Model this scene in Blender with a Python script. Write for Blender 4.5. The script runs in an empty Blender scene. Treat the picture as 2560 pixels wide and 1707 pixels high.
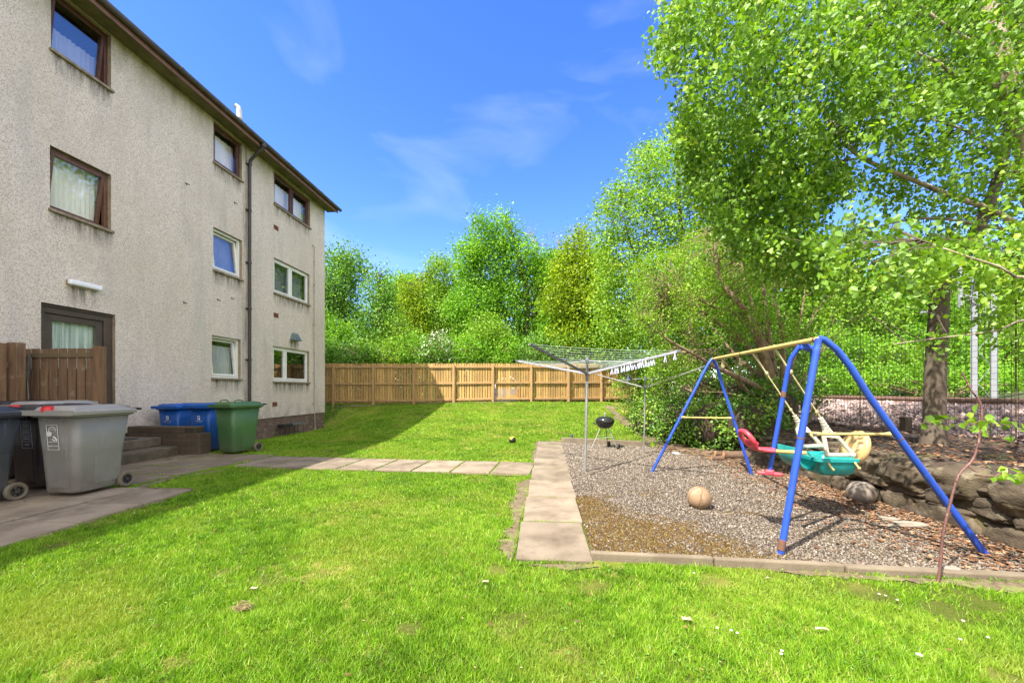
import bpy, math, random
import numpy as np
from mathutils import noise as mnoise
from mathutils import Vector, Matrix
random.seed(7); rng = np.random.default_rng(11)
S = bpy.context.scene; COL = S.collection
R_ = math.radians
# ---------------------------------------------------------------- camera, sky, sun, exposure
FPX, CAMH, YAW, V0 = 995.6, 1.35, R_(4.48), 974.0
cam = bpy.data.objects.new('camera', bpy.data.cameras.new('camera')); COL.objects.link(cam); S.camera = cam
cam.location = (0, 0, CAMH); cam.rotation_euler = (R_(90), 0, YAW)
cam.data.lens = 14.0; cam.data.sensor_width = 36; cam.data.shift_y = 120.5 / 2560; cam.data.clip_end = 1500; cam.data.clip_start = .05
W = bpy.data.worlds.new('World'); S.world = W; W.use_nodes = True
SUN_EL, SUN_DIR = R_(55), (-.677, -.736)
def build_world():
    nt = W.node_tree; nt.nodes.clear(); L = nt.links.new
    out = nt.nodes.new('ShaderNodeOutputWorld'); bg = nt.nodes.new('ShaderNodeBackground')
    sky = nt.nodes.new('ShaderNodeTexSky'); sky.sky_type = 'NISHITA'; sky.sun_disc = False
    sky.sun_elevation = SUN_EL; sky.sun_rotation = math.atan2(SUN_DIR[0], SUN_DIR[1]) % (2 * math.pi)
    sky.air_density = 1.0; sky.dust_density = .3; sky.ozone_density = 2.5
    hs = nt.nodes.new('ShaderNodeHueSaturation'); hs.inputs['Saturation'].default_value = 1.32; hs.inputs['Value'].default_value = .60
    hs.inputs['Hue'].default_value = .522
    tc = nt.nodes.new('ShaderNodeTexCoord'); mp = nt.nodes.new('ShaderNodeMapping')
    mp.inputs['Scale'].default_value = (1.6, 1.6, 4.6); mp.inputs['Rotation'].default_value = (0, R_(14), 0)
    mp.inputs['Location'].default_value = (.05, .75, .47)
    no = nt.nodes.new('ShaderNodeTexNoise'); no.inputs['Scale'].default_value = 1.5; no.inputs['Detail'].default_value = 7; no.inputs['Roughness'].default_value = .5
    no.inputs['Distortion'].default_value = .5
    cr = nt.nodes.new('ShaderNodeMapRange'); cr.inputs[1].default_value = .53; cr.inputs[2].default_value = .95; cr.inputs[3].default_value = 0; cr.inputs[4].default_value = .40
    mx = nt.nodes.new('ShaderNodeMix'); mx.data_type = 'RGBA'
    L(tc.outputs['Generated'], mp.inputs[0]); L(mp.outputs[0], no.inputs['Vector']); L(no.outputs['Fac'], cr.inputs[0])
    L(sky.outputs[0], hs.inputs['Color']); L(hs.outputs[0], mx.inputs[6]); mx.inputs[7].default_value = (1.75, 1.95, 2.2, 1); L(cr.outputs[0], mx.inputs[0])
    # unseen bright cloud guessed from pale panes, added behind camera to lift wall shade
    sx = nt.nodes.new('ShaderNodeSeparateXYZ'); L(tc.outputs['Generated'], sx.inputs[0])
    n2 = nt.nodes.new('ShaderNodeTexNoise'); n2.inputs['Scale'].default_value = 2.2; n2.inputs['Detail'].default_value = 6; L(tc.outputs['Generated'], n2.inputs['Vector'])
    ad = nt.nodes.new('ShaderNodeMath'); ad.operation = 'MULTIPLY_ADD'; L(n2.outputs['Fac'], ad.inputs[0]); ad.inputs[1].default_value = -.5; L(sx.outputs['Y'], ad.inputs[2])
    c2 = nt.nodes.new('ShaderNodeMapRange'); c2.interpolation_type = 'SMOOTHSTEP'; L(ad.outputs[0], c2.inputs[0])
    for i, q in enumerate((.16, -.14, 0, .92)): c2.inputs[i + 1].default_value = q
    m2 = nt.nodes.new('ShaderNodeMix'); m2.data_type = 'RGBA'; L(c2.outputs[0], m2.inputs[0]); L(mx.outputs[2], m2.inputs[6]); m2.inputs[7].default_value = FILL_CLOUD + (1,)
    L(m2.outputs[2], bg.inputs[0]); bg.inputs[1].default_value = .15; L(bg.outputs[0], out.inputs[0])
FILL_CLOUD = (3.0, 2.95, 2.9)
build_world()
sun = bpy.data.objects.new('sun', bpy.data.lights.new('sun', 'SUN')); COL.objects.link(sun)
sun.data.energy = 2.35; sun.data.angle = R_(.6); sun.data.color = (1, .95, .86)
sd = Vector((-SUN_DIR[0] * math.cos(SUN_EL), -SUN_DIR[1] * math.cos(SUN_EL), -math.sin(SUN_EL)))
sun.rotation_euler = sd.to_track_quat('-Z', 'Y').to_euler(); sun.location = (-20, -20, 30)
vs = S.view_settings; vs.view_transform = 'Standard'; vs.look = 'None'; vs.exposure = 2.32; vs.gamma = 1; vs.use_curve_mapping = False
S.cycles.max_bounces = 6; S.cycles.transparent_max_bounces = 12
# ---------------------------------------------------------------- measuring helpers (2560-px photo measurements -> metres)
CT, ST = math.cos(YAW), math.sin(YAW)
def P(u, v, d):
    x = (u - 1280) / FPX * d
    return Vector((CT * x - ST * d, ST * x + CT * d, CAMH - (v - V0) / FPX * d))
def Gd(u, v, z=0): return P(u, v, (CAMH - z) * FPX / (v - V0))
def sst(a, b, x):
    t = np.clip((x - a) / (b - a), 0, 1); return t * t * (3 - 2 * t)
def ground(x, y):
    """height of the lawn: flat garden, rising to the back fence, dipping along the house"""
    x = np.asarray(x, float); y = np.asarray(y, float)
    y0 = 10.0 + 5.0 * sst(-5.0, -8.6, x); ye = 17.9 - .35 * sst(-6, -9, x)
    t = np.clip((y - y0) / (ye - y0), 0, 1)
    z = (.70 + .09 * sst(-7, -2, x)) * (t ** 1.25)
    z = z - .18 * sst(-7.2, -8.3, x) * sst(8.3, 9.5, y) * (1 - t)
    return z
def gz(x, y): return float(ground(x, y))
# ---------------------------------------------------------------- object helpers
def tag(o, label=None, cat=None, group=None, kind=None):
    if label: o['label'] = label
    if cat: o['category'] = cat
    if group: o['group'] = group
    if kind: o['kind'] = kind
    return o
def root(name, loc, label=None, cat=None, group=None, rz=0):
    o = bpy.data.objects.new(name, None); COL.objects.link(o); o.location = loc; o.rotation_euler = (0, 0, rz)
    o.empty_display_size = .2
    return tag(o, label, cat, group)
def origin_of(o):
    v = Vector((0, 0, 0))
    while o is not None: v += o.location; o = o.parent
    return v
class MB:
    def __init__(s): s.V = []; s.F = []
    def add(s, vs, fs):
        k = len(s.V); s.V += [tuple(v) for v in vs]; s.F += [tuple(i + k for i in f) for f in fs]; return s
    def box(s, c, sz, rz=0, rot=None):
        m = rot or Matrix.Rotation(rz, 3, 'Z'); c = Vector(c); h = [q / 2 for q in sz]
        vs = [c + m @ Vector((sx * h[0], sy * h[1], sz_ * h[2])) for sz_ in (-1, 1) for sy in (-1, 1) for sx in (-1, 1)]
        return s.add(vs, [(0, 2, 3, 1), (4, 5, 7, 6), (0, 1, 5, 4), (2, 6, 7, 3), (0, 4, 6, 2), (1, 3, 7, 5)])
    def bx(s, a, b):
        return s.box([(a[i] + b[i]) / 2 for i in range(3)], [abs(b[i] - a[i]) for i in range(3)])
    def bar(s, p0, p1, w, h, up=(0, 0, 1)):
        p0, p1 = Vector(p0), Vector(p1); d = (p1 - p0); l = d.length; d.normalize(); u = Vector(up)
        r = d.cross(u)
        if r.length < 1e-4: r = d.cross(Vector((0, 1, 0)))
        r.normalize(); u = r.cross(d)
        return s.box((p0 + p1) / 2, (w, l, h), rot=Matrix((r, d, u)).transposed())
    def tube(s, pts, r, n=8, cap=True, closed=False, flat=1.0):
        pts = [Vector(p) for p in pts]; m = len(pts)
        rs = [r] * m if not hasattr(r, '__len__') else list(r)
        k = len(s.V); prev = None
        for i, p in enumerate(pts):
            a = pts[(i - 1) % m] if (closed or i > 0) else p; b = pts[(i + 1) % m] if (closed or i < m - 1) else p
            t = (b - a).normalized()
            if prev is None:
                q = Vector((0, 0, 1)) if abs(t.z) < .9 else Vector((0, 1, 0)); e = t.cross(q).normalized()
            else:
                e = (prev - t * prev.dot(t)).normalized()
            prev = e; f = t.cross(e)
            for j in range(n):
                an = 2 * math.pi * j / n
                s.V.append(tuple(p + e * (math.cos(an) * rs[i]) + f * (math.sin(an) * rs[i] * flat)))
        for i in range(m if closed else m - 1):
            for j in range(n):
                a = k + i * n + j; b = k + i * n + (j + 1) % n; i2 = (i + 1) % m
                s.F.append((a, b, k + i2 * n + (j + 1) % n, k + i2 * n + j))
        if cap and not closed:
            s.F.append(tuple(k + j for j in reversed(range(n)))); s.F.append(tuple(k + (m - 1) * n + j for j in range(n)))
        return s
    def lathe(s, c, prof, n=24, rot=None, cap=True):
        k = len(s.V); c = Vector(c); rot = rot or Matrix.Identity(3)
        for (r, z) in prof:
            for j in range(n):
                a = 2 * math.pi * j / n; s.V.append(tuple(c + rot @ Vector((r * math.cos(a), r * math.sin(a), z))))
        for i in range(len(prof) - 1):
            for j in range(n):
                s.F.append((k + i * n + j, k + i * n + (j + 1) % n, k + (i + 1) * n + (j + 1) % n, k + (i + 1) * n + j))
        if cap and prof[0][0] > 1e-5: s.F.append(tuple(k + j for j in reversed(range(n))))
        if cap and prof[-1][0] > 1e-5: s.F.append(tuple(k + (len(prof) - 1) * n + j for j in range(n)))
        return s
    def loft(s, rings, cap=True):
        k = len(s.V); n = len(rings[0])
        for r in rings: s.V += [tuple(p) for p in r]
        for i in range(len(rings) - 1):
            for j in range(n):
                s.F.append((k + i * n + j, k + i * n + (j + 1) % n, k + (i + 1) * n + (j + 1) % n, k + (i + 1) * n + j))
        if cap:
            s.F.append(tuple(k + j for j in reversed(range(n)))); s.F.append(tuple(k + (len(rings) - 1) * n + j for j in range(n)))
        return s
    def prism(s, poly, f, t0, t1):
        return s.loft([[f(a, b, t0) for a, b in poly], [f(a, b, t1) for a, b in poly]])
    def ball(s, c, r, nu=20, nv=12, rot=None):
        r = r if hasattr(r, '__len__') else (r, r, r); m = rot or Matrix.Identity(3); c = Vector(c)
        rings = []
        for i in range(1, nv):
            a = math.pi * i / nv - math.pi / 2
            rings.append([c + m @ Vector((r[0] * math.cos(a) * math.cos(2 * math.pi * j / nu), r[1] * math.cos(a) * math.sin(2 * math.pi * j / nu), r[2] * math.sin(a))) for j in range(nu)])
        return s.loft(rings)
    def build(s, name, mat, parent=None, smooth=None, bevel=0, seg=2):
        off = origin_of(parent) if parent is not None else Vector((0, 0, 0))
        me = bpy.data.meshes.new(name); me.from_pydata([(v[0] - off.x, v[1] - off.y, v[2] - off.z) for v in s.V], [], s.F)
        me.validate(); me.update(); me.materials.append(mat)
        if smooth is not None:
            me.polygons.foreach_set('use_smooth', [True] * len(me.polygons)); me.set_sharp_from_angle(angle=R_(smooth))
        o = bpy.data.objects.new(name, me); COL.objects.link(o)
        if parent is not None: o.parent = parent
        if bevel:
            b = o.modifiers.new('bevel', 'BEVEL'); b.width = bevel; b.segments = seg; b.limit_method = 'ANGLE'; b.angle_limit = R_(40)
        return o
def recenter(o):
    """put a top-level mesh's origin at its base"""
    me = o.data; n = len(me.vertices); a = np.empty(n * 3, 'f'); me.vertices.foreach_get('co', a); a = a.reshape(-1, 3)
    c = (a.min(0) + a.max(0)) / 2; c[2] = a[:, 2].min(); a -= c; me.vertices.foreach_set('co', a.ravel()); o.location = [float(q) for q in c]; me.update(); return o
def bulk(name, V, F, mat, rnd=None, parent=None, smooth=False, mat2=None, nf2=0):
    """fast mesh from numpy arrays; F is (m, 3) or (m, 4); rnd is one number per vertex"""
    V = np.asarray(V, np.float32); F = np.asarray(F, np.int32)
    if parent is not None: V = V - np.array(origin_of(parent), np.float32)
    me = bpy.data.meshes.new(name); n, k = F.shape
    me.vertices.add(len(V)); me.vertices.foreach_set('co', V.ravel())
    me.loops.add(n * k); me.loops.foreach_set('vertex_index', F.ravel())
    me.polygons.add(n); me.polygons.foreach_set('loop_start', np.arange(0, n * k, k, dtype=np.int32))
    me.update(calc_edges=True)
    if rnd is not None:
        a = me.attributes.new('rnd', 'FLOAT', 'POINT'); a.data.foreach_set('value', np.asarray(rnd, np.float32))
    if smooth: me.polygons.foreach_set('use_smooth', np.ones(n, bool))
    me.materials.append(mat)
    if mat2 is not None:
        me.materials.append(mat2); mi = np.zeros(n, np.int32); mi[n - nf2:] = 1; me.polygons.foreach_set('material_index', mi)
    o = bpy.data.objects.new(name, me); COL.objects.link(o)
    if parent is not None: o.parent = parent
    return o
# ---------------------------------------------------------------- materials
def nodes(name):
    m = bpy.data.materials.new(name); m.use_nodes = True; nt = m.node_tree
    return m, nt, nt.nodes['Principled BSDF']
def N(nt, t, **kw):
    n = nt.nodes.new('ShaderNode' + t)
    for k, v in kw.items(): setattr(n, k, v)
    return n
def ramp(nt, stops):
    r = N(nt, 'ValToRGB'); e = r.color_ramp.elements
    while len(e) < len(stops): e.new(.5)
    for i, (p, c) in enumerate(stops): e[i].position = p; e[i].color = tuple(c) + (1,)
    return r
def pos(nt, scale=(1, 1, 1)):
    g = N(nt, 'NewGeometry'); mp = N(nt, 'Mapping'); nt.links.new(g.outputs['Position'], mp.inputs[0]); mp.inputs['Scale'].default_value = scale; return mp.outputs[0]
def noise(nt, vec, scale, detail=4, rough=.55):
    n = N(nt, 'TexNoise'); n.inputs['Scale'].default_value = scale; n.inputs['Detail'].default_value = detail; n.inputs['Roughness'].default_value = rough
    nt.links.new(vec, n.inputs['Vector']); return n.outputs['Fac']
def mix(nt, fac, a, b, blend='MIX'):
    m = N(nt, 'Mix', data_type='RGBA', blend_type=blend); L = nt.links.new
    for i, x in ((0, fac), (6, a), (7, b)):
        if hasattr(x, 'is_linked'): L(x, m.inputs[i])
        elif i == 0: m.inputs[0].default_value = x
        else: m.inputs[i].default_value = tuple(x) + (1,)
    return m.outputs[2]
def mrange(nt, x, a, b, c=0, d=1):
    m = N(nt, 'MapRange'); nt.links.new(x, m.inputs[0])
    for i, q in enumerate((a, b, c, d)): m.inputs[i + 1].default_value = q
    return m.outputs[0]
def mathn(nt, op, a, b=None):
    m = N(nt, 'Math', operation=op)
    for i, x in enumerate((a, b)):
        if x is None: continue
        if hasattr(x, 'is_linked'): nt.links.new(x, m.inputs[i])
        else: m.inputs[i].default_value = x
    return m.outputs[0]
def bump(nt, h, strength, dist=.01):
    b = N(nt, 'Bump'); b.inputs['Strength'].default_value = strength; b.inputs['Distance'].default_value = dist; nt.links.new(h, b.inputs['Height']); return b.outputs[0]
def mat(name, c1, c2=None, rough=.6, scale=6, stretch=(1, 1, 1), bumps=0, bscale=60, metal=0, lo=.35, hi=.65, spec=.5, detail=5, dirt=None, dscale=3, dlo=.55, dhi=.75, coat=0, trans=0):
    m, nt, b = nodes(name); L = nt.links.new; v = pos(nt, stretch)
    c2 = c2 or tuple(q * .72 for q in c1)
    col = mix(nt, mrange(nt, noise(nt, v, scale, detail), lo, hi), c1, c2)
    if dirt: col = mix(nt, mrange(nt, noise(nt, pos(nt), dscale, 6, .65), dlo, dhi), col, dirt)
    L(col, b.inputs['Base Color']); b.inputs['Roughness'].default_value = rough; b.inputs['Metallic'].default_value = metal
    b.inputs['Specular IOR Level'].default_value = spec; b.inputs['Coat Weight'].default_value = coat
    if bumps: L(bump(nt, noise(nt, v, bscale, 3), bumps), b.inputs['Normal'])
    return m
def leafmat(name, stops, trans=.42, gloss=.03, patch=None, pscale=.5, rough=.5):
    m, nt, b = nodes(name); L = nt.links.new; nt.nodes.remove(b); out = nt.nodes['Material Output']
    a = N(nt, 'Attribute', attribute_name='rnd'); r = ramp(nt, stops); L(a.outputs['Fac'], r.inputs[0]); col = r.outputs[0]
    if patch: col = mix(nt, mrange(nt, noise(nt, pos(nt), pscale, 5, .6), .48, .66), col, patch)
    d = N(nt, 'BsdfDiffuse'); t = N(nt, 'BsdfTranslucent'); g = N(nt, 'BsdfGlossy'); g.inputs['Roughness'].default_value = rough
    L(col, d.inputs[0]); tc = mix(nt, .75, col, (1.0, 1.0, .25), 'MULTIPLY'); L(tc, t.inputs[0])
    m1 = N(nt, 'MixShader'); m1.inputs[0].default_value = trans; L(d.outputs[0], m1.inputs[1]); L(t.outputs[0], m1.inputs[2])
    m2 = N(nt, 'MixShader'); m2.inputs[0].default_value = gloss; L(m1.outputs[0], m2.inputs[1]); L(g.outputs[0], m2.inputs[2])
    L(m2.outputs[0], out.inputs[0]); return m
def attrmat(name, stops, rough=.8, spec=.3):
    m, nt, b = nodes(name); a = N(nt, 'Attribute', attribute_name='rnd'); r = ramp(nt, stops); nt.links.new(a.outputs['Fac'], r.inputs[0])
    nt.links.new(r.outputs[0], b.inputs['Base Color']); b.inputs['Roughness'].default_value = rough; b.inputs['Specular IOR Level'].default_value = spec; return m
def glassmat(name, tint, refl, base_gloss=.12):
    m, nt, b = nodes(name); L = nt.links.new; nt.nodes.remove(b); out = nt.nodes['Material Output']
    t = N(nt, 'BsdfTransparent'); t.inputs[0].default_value = tint + (1,)
    g = N(nt, 'BsdfGlossy'); g.inputs['Roughness'].default_value = .015; g.inputs[0].default_value = (1, 1, 1, 1)
    lw = N(nt, 'LayerWeight'); lw.inputs[0].default_value = .45
    f = mrange(nt, lw.outputs['Fresnel'], 0, 1, base_gloss, refl)
    ms = N(nt, 'MixShader'); L(f, ms.inputs[0]); L(t.outputs[0], ms.inputs[1]); L(g.outputs[0], ms.inputs[2]); L(ms.outputs[0], out.inputs[0]); return m
SILLS = [(6.39, 7.39, 7.37), (6.39, 7.39, 4.52), (9.89, 10.89, 7.37), (9.89, 10.89, 4.5), (9.84, 10.84, 1.63), (12.26, 14.24, 7.36), (12.26, 14.24, 4.48), (12.23, 14.22, 1.59), (13.05, 13.55, 3.04), (6.65, 7.1, 3.26)]
def roughcast():
    m, nt, b = nodes('roughcast_render'); L = nt.links.new; v = pos(nt)
    vo = N(nt, 'TexVoronoi'); vo.inputs['Scale'].default_value = 80; L(v, vo.inputs['Vector'])
    sep = N(nt, 'SeparateXYZ'); L(v, sep.inputs[0])
    sp = N(nt, 'SeparateColor'); L(vo.outputs['Color'], sp.inputs[0])
    grain = ramp(nt, [(0, (.44, .365, .305)), (.3, (.69, .59, .51)), (.7, (.77, .67, .585)), (1, (.87, .79, .71))]); L(sp.outputs[0], grain.inputs[0])
    col = mix(nt, mrange(nt, noise(nt, pos(nt, (1, 1, .5)), .9, 6, .6), .42, .7, 0, .45), grain.outputs[0], (.50, .42, .33))
    col = mix(nt, mrange(nt, noise(nt, pos(nt, (1, 2.2, .35)), 1.3, 6, .6), .5, .72, 0, .35), col, (.40, .39, .38))
    # rusty runs and green algae under the eaves, dark wash below each sill
    streak = mrange(nt, noise(nt, pos(nt, (1, 9, 1.1)), 1.2, 5, .7), .36, .62)
    mask = None
    for (y0, y1, z) in SILLS:
        my = mathn(nt, 'MULTIPLY', mrange(nt, sep.outputs['Y'], y0 - .05, y0 + .06), mrange(nt, sep.outputs['Y'], y1 + .05, y1 - .06))
        mz = mathn(nt, 'MULTIPLY', mrange(nt, sep.outputs['Z'], z - .42, z - .03), mrange(nt, sep.outputs['Z'], z + .02, z - .01))
        q = mathn(nt, 'MULTIPLY', my, mz); mask = q if mask is None else mathn(nt, 'MAXIMUM', mask, q)
    pm = mathn(nt, 'MULTIPLY', mrange(nt, sep.outputs['Y'], 10.84, 11.03), mrange(nt, sep.outputs['Y'], 11.10, 11.06))
    pm = mathn(nt, 'MULTIPLY', pm, .75); mask = mathn(nt, 'MAXIMUM', mask, pm)
    k = mathn(nt, 'MULTIPLY', mask, streak); col = mix(nt, mathn(nt, 'MULTIPLY', k, 1.0), col, (.10, .085, .065))
    al = mathn(nt, 'MULTIPLY', mrange(nt, sep.outputs['Z'], 7.75, 8.5), mrange(nt, noise(nt, pos(nt, (1, 1.6, .5)), 2.2, 6, .65), .34, .62)); col = mix(nt, mathn(nt, 'MULTIPLY', al, .75), col, (.22, .20, .09))
    lo = mathn(nt, 'MULTIPLY', mrange(nt, sep.outputs['Z'], 1.0, .45), mrange(nt, noise(nt, v, 3.2, 6, .65), .45, .62)); col = mix(nt, mathn(nt, 'MULTIPLY', lo, .5), col, (.25, .21, .16))
    rs = mrange(nt, noise(nt, pos(nt, (1, 1.3, .8)), 2.6, 4, .7), .66, .76, 0, .4); col = mix(nt, rs, col, (.42, .29, .17))
    L(col, b.inputs['Base Color']); b.inputs['Roughness'].default_value = .95; b.inputs['Specular IOR Level'].default_value = .15
    L(bump(nt, vo.outputs['Distance'], .9, .012), b.inputs['Normal']); return m
def brickmat(name, c1, c2, mort, axes='YZ', bw=.225, bh=.075, moss=None):
    m, nt, b = nodes(name); L = nt.links.new; g = N(nt, 'NewGeometry'); sp = N(nt, 'SeparateXYZ'); L(g.outputs['Position'], sp.inputs[0])
    cb = N(nt, 'CombineXYZ'); L(mathn(nt, 'ADD', sp.outputs['X'], sp.outputs['Y']) if axes == 'XY' else sp.outputs[axes[0]], cb.inputs[0]); L(sp.outputs['Z'], cb.inputs[1])
    br = N(nt, 'TexBrick'); L(cb.outputs[0], br.inputs['Vector']); br.inputs['Scale'].default_value = 1
    br.inputs['Brick Width'].default_value = bw; br.inputs['Row Height'].default_value = bh; br.inputs['Mortar Size'].default_value = .007
    br.inputs['Color1'].default_value = c1 + (1,); br.inputs['Color2'].default_value = c2 + (1,); br.inputs['Mortar'].default_value = mort + (1,)
    col = mix(nt, mrange(nt, noise(nt, pos(nt), 9, 6, .65), .4, .68, 0, .55), br.outputs['Color'], tuple(q * .5 for q in c1))
    if moss: col = mix(nt, mrange(nt, noise(nt, pos(nt, (1, 1, 2)), 4, 6, .65), .52, .66, 0, .8), col, moss)
    L(col, b.inputs['Base Color']); b.inputs['Roughness'].default_value = .9
    L(bump(nt, br.outputs['Fac'], -.6, .008), b.inputs['Normal']); return m
M = {}
M['wall'] = roughcast()
M['brick'] = brickmat('brown_brick', (.17, .095, .07), (.11, .065, .05), (.20, .17, .14), moss=(.22, .21, .12))
M['stepbrick'] = brickmat('mossy_brick', (.125, .085, .055), (.085, .06, .04), (.07, .055, .042), 'XY', .215, .088, moss=(.075, .075, .03))
M['reveal'] = mat('stained_render', (.36, .29, .20), (.25, .19, .12), .9, 5, bumps=.4, bscale=90)
M['sill'] = mat('stone_sill', (.31, .25, .18), (.19, .15, .10), .9, 12, dirt=(.10, .085, .055), dscale=5)
M['brownwood'] = mat('brown_timber', (.105, .036, .022), (.06, .022, .015), .5, 12, (1, 1, 1))
M['redwood'] = mat('stained_timber', (.15, .068, .038), (.09, .042, .025), .5, 10)
M['fascia'] = mat('fascia_timber', (.235, .115, .078), (.16, .08, .055), .6, 6)
M['soffit'] = mat('algae_soffit', (.155, .14, .055), (.09, .08, .032), .9, 3)
M['gutter'] = mat('gutter_grey', (.085, .072, .06), (.05, .043, .036), .55, 4)
M['rooftile'] = mat('roof_tile', (.075, .06, .05), (.05, .04, .035), .8, 3)
M['pvc'] = mat('white_pvc', (.80, .80, .77), (.74, .73, .68), .35, 3, dirt=(.5, .48, .4), dscale=4, dlo=.62, dhi=.8)
M['doorframe'] = mat('brown_door_paint', (.088, .06, .045), (.06, .042, .032), .45, 4)
M['glass'] = glassmat('window_glass', (.97, .97, .97), .12, .02)
M['mirrorglass'] = glassmat('reflecting_glass', (.80, .81, .83), .24, .05)
M['net'] = mat('white_net', (.90, .88, .85), (.78, .765, .75), .9, 1.5, (1, 14, .6), lo=.3, hi=.7)
M['haze_pane'] = mat('obscured_blind', (.55, .56, .58), (.38, .40, .42), .9, 2)
M['patcurtain'] = mat('patterned_curtain', (.62, .72, .66), (.36, .45, .42), .9, 2.2, (1, 20, .8), lo=.4, hi=.6, dirt=(.45, .2, .22), dscale=9, dlo=.70, dhi=.74)
M['room'] = mat('dim_room', (.09, .085, .08), (.06, .055, .05), .9, 1)
M['black'] = mat('black_plastic', (.022, .021, .022), (.03, .028, .028), .4, 5)
M['pipe'] = mat('cast_pipe', (.03, .027, .027), (.05, .035, .028), .45, 5, dirt=(.07, .05, .045), dscale=2)
M['gaspipe'] = mat('painted_gas_pipe', (.48, .42, .34), (.36, .30, .23), .6, 4, dirt=(.16, .08, .04), dscale=3, dlo=.56, dhi=.64)
M['airbrick'] = mat('terracotta', (.25, .075, .04), (.15, .05, .03), .8, 14)
M['lead'] = mat('weathered_metal_hood', (.20, .26, .26), (.13, .16, .15), .5, 8, metal=.5)
M['lightwhite'] = mat('opal_diffuser', (.86, .86, .90), (.80, .80, .84), .35, 3)
M['flue'] = mat('flue_pipe', (.62, .62, .62), (.5, .5, .5), .5, 4)
M['slab'] = mat('concrete_slab', (.285, .225, .16), (.215, .165, .115), .92, 2.6, bumps=.6, bscale=170, dirt=(.125, .092, .058), dscale=2.2, dlo=.46, dhi=.70)
def per_island(name, lo, hi):
    nt = M[name].node_tree; b = nt.nodes['Principled BSDF']; g = N(nt, 'NewGeometry'); src = b.inputs['Base Color'].links[0].from_socket
    v = mrange(nt, g.outputs['Random Per Island'], 0, 1, lo, hi); c = N(nt, 'CombineColor')
    for i in range(3): nt.links.new(v, c.inputs[i])
    nt.links.new(mix(nt, 1.0, src, c.outputs[0], 'MULTIPLY'), b.inputs['Base Color'])
per_island('slab', .78, 1.16)
M['oldslab'] = mat('weathered_slab', (.23, .175, .12), (.16, .12, .08), .92, 2.2, bumps=.5, bscale=150, dirt=(.11, .085, .055), dscale=1.5, dlo=.46, dhi=.68)
M['kerb'] = mat('kerb_concrete', (.22, .175, .12), (.15, .115, .078), .95, 5, bumps=.5, bscale=90, dirt=(.13, .10, .06), dscale=3)
M['step'] = mat('step_concrete', (.155, .125, .09), (.10, .08, .057), .95, 5, bumps=.6, bscale=90, dirt=(.06, .05, .03), dscale=2.6, dlo=.46, dhi=.66)
M['soil'] = mat('bare_soil', (.175, .125, .075), (.10, .07, .042), 1, 26, bumps=1, bscale=60, dirt=(.17, .18, .05), dscale=6, dlo=.5, dhi=.62)
M['fencewood'] = mat('pale_fence_timber', (.59, .365, .13), (.45, .27, .09), .8, 3, (5, 5, .4), bumps=.2, bscale=30, dirt=(.33, .22, .10), dscale=3.3, dlo=.52, dhi=.7)
M['fencepost'] = mat('fence_post_timber', (.47, .30, .135), (.37, .22, .09), .8, 3, (5, 5, .5), dirt=(.16, .09, .045), dscale=1.6, dlo=.6, dhi=.72)
M['gatewood'] = mat('old_brown_timber', (.25, .145, .075), (.135, .075, .04), .9, 3, (6, 6, .5), bumps=.4, bscale=30, dirt=(.30, .24, .16), dscale=5, dlo=.56, dhi=.70)
M['greywood'] = mat('mossy_grey_timber', (.17, .12, .06), (.11, .08, .04), .9, 4, dirt=(.12, .12, .04), dscale=6)
M['blue'] = mat('blue_paint', (.022, .085, .50), (.02, .066, .40), .42, 5, dirt=(.05, .14, .56), dscale=5, dlo=.6, dhi=.72)
M['yellow'] = mat('cream_yellow_paint', (.66, .50, .175), (.58, .42, .13), .45, 6, dirt=(.36, .24, .09), dscale=7, dlo=.6, dhi=.72)
M['rust'] = mat('rust', (.165, .082, .05), (.10, .05, .03), .9, 12)
M['redplastic'] = mat('faded_red_plastic', (.62, .045, .075), (.68, .13, .15), .4, 3, lo=.4, hi=.62)
M['teal'] = mat('teal_plastic', (.01, .30, .285), (.012, .22, .215), .35, 3)
M['beige'] = mat('beige_plastic', (.52, .335, .135), (.45, .28, .115), .45, 4, dirt=(.30, .18, .07), dscale=6, dlo=.56, dhi=.72)
M['white_grime'] = mat('grubby_white_plastic', (.66, .62, .50), (.56, .51, .38), .5, 6, dirt=(.36, .31, .20), dscale=9, dlo=.55, dhi=.68)
M['rope'] = mat('mossy_rope', (.30, .27, .11), (.42, .38, .22), .9, 25)
M['alu'] = mat('aluminium', (.50, .50, .49), (.40, .40, .39), .42, 4, metal=.75)
M['palealu'] = mat('pale_arm_coating', (.40, .40, .44), (.33, .33, .37), .45, 4, metal=.2)
M['darkalu'] = mat('dark_hub_backlit_arm', (.085, .085, .095), (.13, .13, .14), .45, 6)  # dark hub plastic; same tone paints the back-lit arm's shade into its colour
M['line'] = mat('plastic_line', (.44, .52, .46), (.30, .40, .33), .5, 9)
M['peg'] = mat('lilac_peg', (.62, .62, .80), (.50, .50, .68), .45, 9)
M['bluepeg'] = mat('blue_peg', (.02, .16, .55), None, .45, 9)
M['enamel'] = mat('black_enamel', (.012, .012, .013), (.02, .02, .02), .16, 4, coat=.4)
M['rubber'] = mat('black_rubber', (.028, .027, .026), (.05, .046, .04), .8, 9)
M['tyre'] = mat('muddy_tyre', (.17, .14, .10), (.12, .098, .07), .9, 9)
M['basketball'] = mat('worn_basketball', (.31, .20, .115), (.24, .15, .085), .8, 5, bumps=.5, bscale=260, dirt=(.38, .28, .18), dscale=8, dlo=.5, dhi=.66)
M['seam'] = mat('worn_seam', (.23, .135, .065), None, .85, 8)
M['greystone'] = mat('grey_ball_stone', (.27, .225, .185), (.19, .155, .125), .95, 4, bumps=.4, bscale=50, dirt=(.14, .115, .085), dscale=5)
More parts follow.
